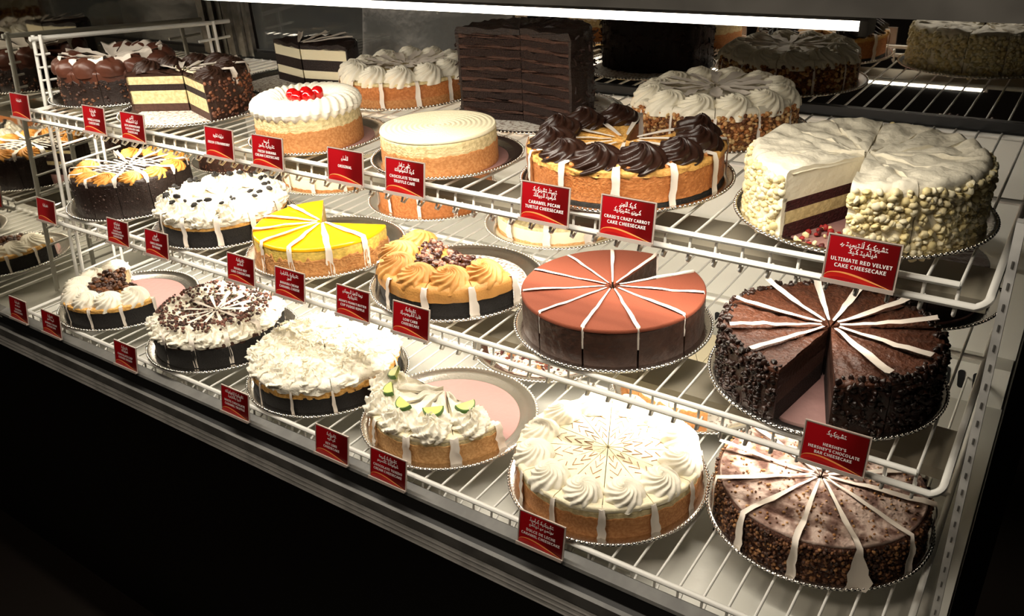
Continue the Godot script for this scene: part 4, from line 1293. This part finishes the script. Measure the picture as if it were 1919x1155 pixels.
func price_card(x: float, s: int, label: String, ar: Array, en: Array, w := 0.072, h := 0.049) -> void:
	var t := thing("price_card", label, "sign", Vector3(x + 0.003 + 0.009 * absf(x), DECK[s] - 0.0075, RAIL[s] + 0.027), "red price cards clipped to the shelf rails")
	t.rotation.x = -0.20
	if s == 2:
		t.rotation.x = -0.16
	if not shared.has("card"):
		var mb := MB.new()
		mb.box(Vector3(-0.036, 0.0, -0.0006), Vector3(0.036, 0.049, 0.0004))
		shared.card = mb.mesh()
		mb = MB.new()
		# clear sleeve: a back plate and a front plate a little larger than the card
		mb.box(Vector3(-0.0385, -0.003, -0.0022), Vector3(0.0385, 0.0515, -0.0010))
		shared.sleeve = mb.mesh()
		mb = MB.new()
		mb.box(Vector3(-0.0385, -0.0035, -0.0022), Vector3(0.0385, -0.0008, 0.0048))
		mb.box(Vector3(-0.0385, -0.0008, 0.0036), Vector3(0.0385, 0.0014, 0.0048))
		for sx in [-0.0385, 0.0372]:
			mb.box(Vector3(sx, -0.0008, -0.0022), Vector3(sx + 0.0013, 0.0515, 0.0002))
		mb.box(Vector3(-0.0372, 0.0502, -0.0022), Vector3(0.0372, 0.0515, 0.0002))
		shared.rim = mb.mesh()
		# clip that hooks over the shelf rail
		mb = MB.new()
		mb.box(Vector3(-0.012, 0.008, -0.0150), Vector3(0.012, 0.0095, -0.0022))
		shared.clip = mb.mesh()
		mb = MB.new()
		var up := func(u: float, v: float) -> Vector3:
			var xx := lerpf(-0.036, 0.034, u)
			var yy := 0.0045 + 0.0075 * sin(PI * pow(u, 0.62)) - 0.004 * u
			return Vector3(xx, yy - 0.0016 * v * (0.35 + sin(PI * u)), 0.00055)
		mb.grid(24, 1, up)
		shared.swoosh_a = mb.mesh()
		mb = MB.new()
		var dn := func(u: float, v: float) -> Vector3:
			var xx := lerpf(-0.036, 0.030, u)
			var top := 0.0030 + 0.0075 * sin(PI * pow(u, 0.62)) - 0.004 * u
			return Vector3(xx, lerpf(top, maxf(0.0, top - 0.005), v), 0.0005)
		mb.grid(24, 1, dn)
		shared.swoosh_b = mb.mesh()
	part("card", shared.card, M.card_red, t)
	var sl := part("sleeve_back", shared.sleeve, M.acrylic_edge, t)
	part("sleeve_rim", shared.rim, M.acrylic_edge, t).set_meta("label", "clear acrylic rim")
	part("rail_clip", shared.clip, M.acrylic_edge, t)
	part("swoosh", shared.swoosh_b, M.card_swoosh_dark, t)
	part("swoosh", shared.swoosh_a, M.card_swoosh_light, t)
	var ab := MB.new()
	var y := 0.0405 if ar.size() > 1 or en.size() > 2 else 0.035
	for line in ar:
		arabic(ab, line, 0.0058, y, 0.0006)
		y -= 0.0075
	if ab.v.size():
		built("arabic_lettering", ab, M.lettering, t)
	y = 0.0245 if en.size() < 3 else 0.0265
	var fs := 0.0062 if en.size() < 3 else 0.0054
	for line in en:
		var tm := TextMesh.new()
		var f := SystemFont.new()
		f.font_names = PackedStringArray(["Droid Sans"])
		f.font_weight = 700
		tm.font = f
		tm.text = line
		tm.font_size = 24
		tm.pixel_size = fs / 24.0
		tm.depth = 0.0
		tm.curve_step = 3.0
		tm.width = 0
		tm.material = M.lettering
		var wd := tm.get_aabb().size.x
		if wd > 0.064:
			tm.pixel_size *= 0.064 / wd
		var o := part("lettering", tm, M.lettering, t)
		o.position = Vector3(0, y, 0.0007)
		y -= fs * 1.12

func build_signs() -> void:
	var chz := "تشيزكيك"
	# top shelf
	price_card(-1.94, 2, "red price card at the mirrored end of the topmost shelf", [chz], [])
	price_card(-1.652, 2, "red price card in front of the chocolate mound cake", [chz, "فانيلا"], ["VANILLA BEAN", "CHEESECAKE"])
	price_card(-1.520, 2, "red price card with three English lines, below the nut-crusted chocolate cake", ["الذكرى", "كيك الشوكولاتة"], ["30TH ANNIVERSARY", "CHOCOLATE CAKE", "CHEESECAKE"])
	price_card(-1.260, 2, "red price card reading FRESH STRAWBERRY", ["فراولة طازجة"], ["FRESH STRAWBERRY"])
	price_card(-1.133, 2, "red price card reading FRESH BANANA CREAM CHEESECAKE", ["كريمة", "تشيزكيك بالموز"], ["FRESH BANANA", "CREAM CHEESECAKE"])
	price_card(-0.950, 2, "red price card reading ORIGINAL", ["الأصلي"], ["ORIGINAL"])
	price_card(-0.826, 2, "red price card reading CHOCOLATE TOWER TRUFFLE CAKE", ["تاور ترافل", "كيك الشوكولاتة"], ["CHOCOLATE TOWER", "TRUFFLE CAKE"])
	price_card(-0.577, 2, "red price card reading CARAMEL PECAN TURTLE CHEESECAKE", ["تيرتل تشيزكيك", "كراميل البيكان"], ["CARAMEL PECAN", "TURTLE CHEESECAKE"])
	price_card(-0.453, 2, "red price card reading CRAIG'S CRAZY CARROT CAKE CHEESECAKE", ["كيك الجزر", "كريزي تشيزكيك"], ["CRAIG'S CRAZY CARROT", "CAKE CHEESECAKE"])
	price_card(-0.167, 2, "red price card reading ULTIMATE RED VELVET CAKE CHEESECAKE", ["تشيزكيك ألتيميت رد", "فيلفيت كيك"], ["ULTIMATE RED VELVET", "CAKE CHEESECAKE"])
	# middle shelf
	price_card(-1.930, 1, "dark red price card at the mirrored end of the middle shelf", [chz], [])
	price_card(-1.646, 1, "red price card left of the cookie cream cake, three English lines", ["شوكولاتة", chz], ["CHOCOLATE", "CARAMELICIOUS", "CHEESECAKE"])
	price_card(-1.510, 1, "red price card directly below the cookie cream cake", ["أوريو", chz], ["OREO DREAM", "EXTREME"])
	price_card(-1.248, 1, "red price card reading MANGO KEY LIME CHEESECAKE", ["تشيزكيك", "المانجو"], ["MANGO KEY", "LIME CHEESECAKE"])
	price_card(-1.114, 1, "red price card below the yellow mango cheesecake reading BANANA CARAMEL CHEESE", ["تشيزكيك بالكراميل", "الموز"], ["BANANA CREAM", "CARAMEL CHEESE"])
	price_card(-0.958, 1, "red price card reading ADAM'S PEANUT BUTTER CUP FUDGE RIPPLE", ["زبدة الفول السوداني", "تشيزكيك"], ["ADAM'S PEANUT BUTTER", "CUP FUDGE RIPPLE"])
	price_card(-0.829, 1, "red price card reading LOW CARB CHEESECAKE", ["تشيزكيك", "قليل الكربوهيدرات"], ["LOW CARB", "CHEESECAKE"])
	price_card(-0.160, 1, "red price card in front of the chocolate-chip-coated cake", ["تشيزكيك"], ["HERSHEY'S", "HERSHEY'S CHOCOLATE", "BAR CHEESECAKE"])
	# lowest shelf
	price_card(-1.948, 0, "red price card at the mirrored end of the lowest shelf", [chz, "تيراميسو"], ["TIRAMISU", "CHEESECAKE"])
	price_card(-1.806, 0, "red price card in front of the part-sold banana cream cake", [chz, "كريمة الموز"], ["BANANA CREAM", "CHEESECAKE"])
	price_card(-1.523, 0, "red price card in front of the chocolate crumb cream cake", [chz, "شوكولاتة"], ["CHOCOLATE CHIP", "COOKIE DOUGH"])
	price_card(-1.178, 0, "red price card in front of the coconut cream cake", ["تشيزكيك الشوكولاتة", "البيضاء بالكراميل"], ["WHITE CHOCOLATE", "CARAMEL TRUFFLE"])
	price_card(-0.928, 0, "red price card reading KEY LIME CHEESECAKE", ["تشيزكيك", "كي لايم"], ["KEY LIME", "CHEESECAKE"])
	price_card(-0.801, 0, "red price card reading CHOCOLATE TUXEDO CREAM CHEESECAKE", ["تشيزكيك كريمة", "شوكولاتة تاكسيدو"], ["CHOCOLATE TUXEDO", "CREAM CHEESECAKE"])
	price_card(-0.509, 0, "red price card reading DULCE DE LECHE CARAMEL CHEESECAKE", ["تشيزكيك كراميل", "دولسي دي ليتشي"], ["DULCE DE LECHE", "CARAMEL CHEESECAKE"])

func build_details() -> void:
	# crumbs dropped on the white pan
	for q in [[Vector3(-0.300, -0.0475, -0.955), 0.0065, "larger black cookie crumb on the white pan beside the caramel cheesecake"], [Vector3(-0.318, -0.048, -0.945), 0.0055, "smaller black cookie crumb on the white pan beside the caramel cheesecake"], [Vector3(-0.062, -0.047, -1.25), 0.006, "dark crumb on the white pan near the slotted upright"]]:
		var t := part(numbered("cookie_crumb"), bit_mesh("nugget"), M.dark_crust, self)
		t.position = q[0]
		t.scale = Vector3.ONE * float(q[1])
		t.set_meta("label", q[2])
		t.set_meta("category", "crumb")

	person(Vector3(-1.66, -0.85, -2.02), 0.25, "person in a pale grey shirt standing behind the glass door")
	person(Vector3(-0.98, -0.85, -2.12), -0.3, "person in a pale grey shirt standing behind the chocolate tower cake")

func person(at: Vector3, turn: float, label: String) -> void:
	if not shared.has("person"):
		var J := [
			[Vector3(0, 0.98, 0), Vector3(0, 1.16, 0.01), 0.145, 0.135], [Vector3(0, 1.16, 0.01), Vector3(0, 1.36, 0.0), 0.135, 0.13],
			[Vector3(-0.09, 1.36, 0), Vector3(0.09, 1.36, 0), 0.115, 0.115], [Vector3(0, 1.42, -0.01), Vector3(0, 1.54, 0.0), 0.06, 0.055],
			[Vector3(0, 1.62, 0.01), Vector3(0, 1.69, 0.0), 0.082, 0.092], [Vector3(0, 1.57, 0.035), Vector3(0, 1.60, 0.03), 0.05, 0.06], [Vector3(0, 1.64, 0.09), Vector3(0, 1.62, 0.105), 0.014, 0.016],
			[Vector3(-0.17, 1.41, 0), Vector3(-0.25, 1.13, -0.03), 0.062, 0.046], [Vector3(-0.25, 1.13, -0.03), Vector3(-0.20, 0.93, 0.06), 0.045, 0.038], [Vector3(-0.20, 0.93, 0.06), Vector3(-0.155, 0.86, 0.08), 0.04, 0.035],
			[Vector3(0.17, 1.41, 0), Vector3(0.25, 1.13, -0.03), 0.062, 0.046], [Vector3(0.25, 1.13, -0.03), Vector3(0.20, 0.93, 0.06), 0.045, 0.038], [Vector3(0.20, 0.93, 0.06), Vector3(0.155, 0.86, 0.08), 0.04, 0.035],
			[Vector3(-0.095, 0.92, 0), Vector3(-0.10, 0.50, 0.01), 0.10, 0.062], [Vector3(-0.10, 0.50, 0.01), Vector3(-0.105, 0.09, -0.02), 0.062, 0.045], [Vector3(-0.105, 0.045, -0.03), Vector3(-0.115, 0.035, 0.13), 0.045, 0.036],
			[Vector3(0.095, 0.92, 0), Vector3(0.10, 0.50, 0.01), 0.10, 0.062], [Vector3(0.10, 0.50, 0.01), Vector3(0.105, 0.09, -0.02), 0.062, 0.045], [Vector3(0.105, 0.045, -0.03), Vector3(0.115, 0.035, 0.13), 0.045, 0.036]]
		shared.person = flesh(J, 0.022)
	var o := part(numbered("person"), shared.person, M.grey_shirt, self)
	o.position = at
	o.rotation.y = turn
	o.set_meta("label", label)
	o.set_meta("category", "person")

func flesh(J: Array, cell: float) -> ArrayMesh:
	# distances to tapered bones joined by a smooth minimum, meshed as surface nets
	var lo := Vector3(-0.36, -0.03, -0.26)
	var n := Vector3i(34, 84, 24)
	var val := PackedFloat32Array()
	val.resize(n.x * n.y * n.z)
	for y in n.y:
		var py := lo.y + y * cell
		var near := []
		for b in J:
			if py > minf(b[0].y, b[1].y) - 0.24 and py < maxf(b[0].y, b[1].y) + 0.24:
				near.append(b)
		for z in n.z:
			for x in n.x:
				var p := lo + Vector3(x, y, z) * cell
				var acc := 0.0
				for b in near:
					var ab: Vector3 = b[1] - b[0]
					var t := clampf((p - b[0]).dot(ab) / ab.length_squared(), 0.0, 1.0)
					var dd: float = (p - b[0] - ab * t).length() - lerpf(b[2], b[3], t)
					acc += exp(-dd * 55.0)
				val[(y * n.z + z) * n.x + x] = -log(maxf(acc, 1e-12)) / 55.0
	var mb := MB.new()
	var idx := {}
	var at := func(x: int, y: int, z: int) -> float: return val[(y * n.z + z) * n.x + x]
	for y in n.y - 1:
		for z in n.z - 1:
			for x in n.x - 1:
				var sum := Vector3.ZERO
				var cnt := 0
				for e in [[0, 0, 0, 1, 0, 0], [0, 1, 0, 1, 1, 0], [0, 0, 1, 1, 0, 1], [0, 1, 1, 1, 1, 1], [0, 0, 0, 0, 1, 0], [1, 0, 0, 1, 1, 0], [0, 0, 1, 0, 1, 1], [1, 0, 1, 1, 1, 1], [0, 0, 0, 0, 0, 1], [1, 0, 0, 1, 0, 1], [0, 1, 0, 0, 1, 1], [1, 1, 0, 1, 1, 1]]:
					var va: float = val[((y + e[1]) * n.z + z + e[2]) * n.x + x + e[0]]
					var vb: float = val[((y + e[4]) * n.z + z + e[5]) * n.x + x + e[3]]
					if (va < 0.0) != (vb < 0.0):
						sum += Vector3(e[0], e[1], e[2]).lerp(Vector3(e[3], e[4], e[5]), va / (va - vb))
						cnt += 1
				if cnt:
					var p := lo + (Vector3(x, y, z) + sum / cnt) * cell
					mb.col = lin(0.62, 0.61, 0.60) if p.y < 1.47 and p.y > 0.93 else lin(0.14, 0.15, 0.19) if p.y <= 0.93 and p.y > 0.075 else lin(0.07, 0.06, 0.06) if p.y <= 0.075 else lin(0.09, 0.06, 0.05) if p.y > 1.69 or (p.y > 1.58 and p.z < -0.01) else lin(0.72, 0.52, 0.42)
					idx[(y * n.z + z) * n.x + x] = mb.p(p)
	for y in range(1, n.y - 1):
		for z in range(1, n.z - 1):
			for x in range(1, n.x - 1):
				var k := (y * n.z + z) * n.x + x
				var v0 := val[k]
				for ax in 3:
					var k2: int = k + [1, n.x * n.z, n.x][ax]
					if (v0 < 0.0) == (val[k2] < 0.0):
						continue
					var s1: int = [n.x * n.z, n.x, 1][ax]
					var s2: int = [n.x, 1, n.x * n.z][ax]
					var q := [idx[k], idx[k - s1], idx[k - s1 - s2], idx[k - s2]]
					if v0 < 0.0:
						mb.quad(q[0], q[1], q[2], q[3])
					else:
						mb.quad(q[0], q[3], q[2], q[1])
	return mb.mesh(true)
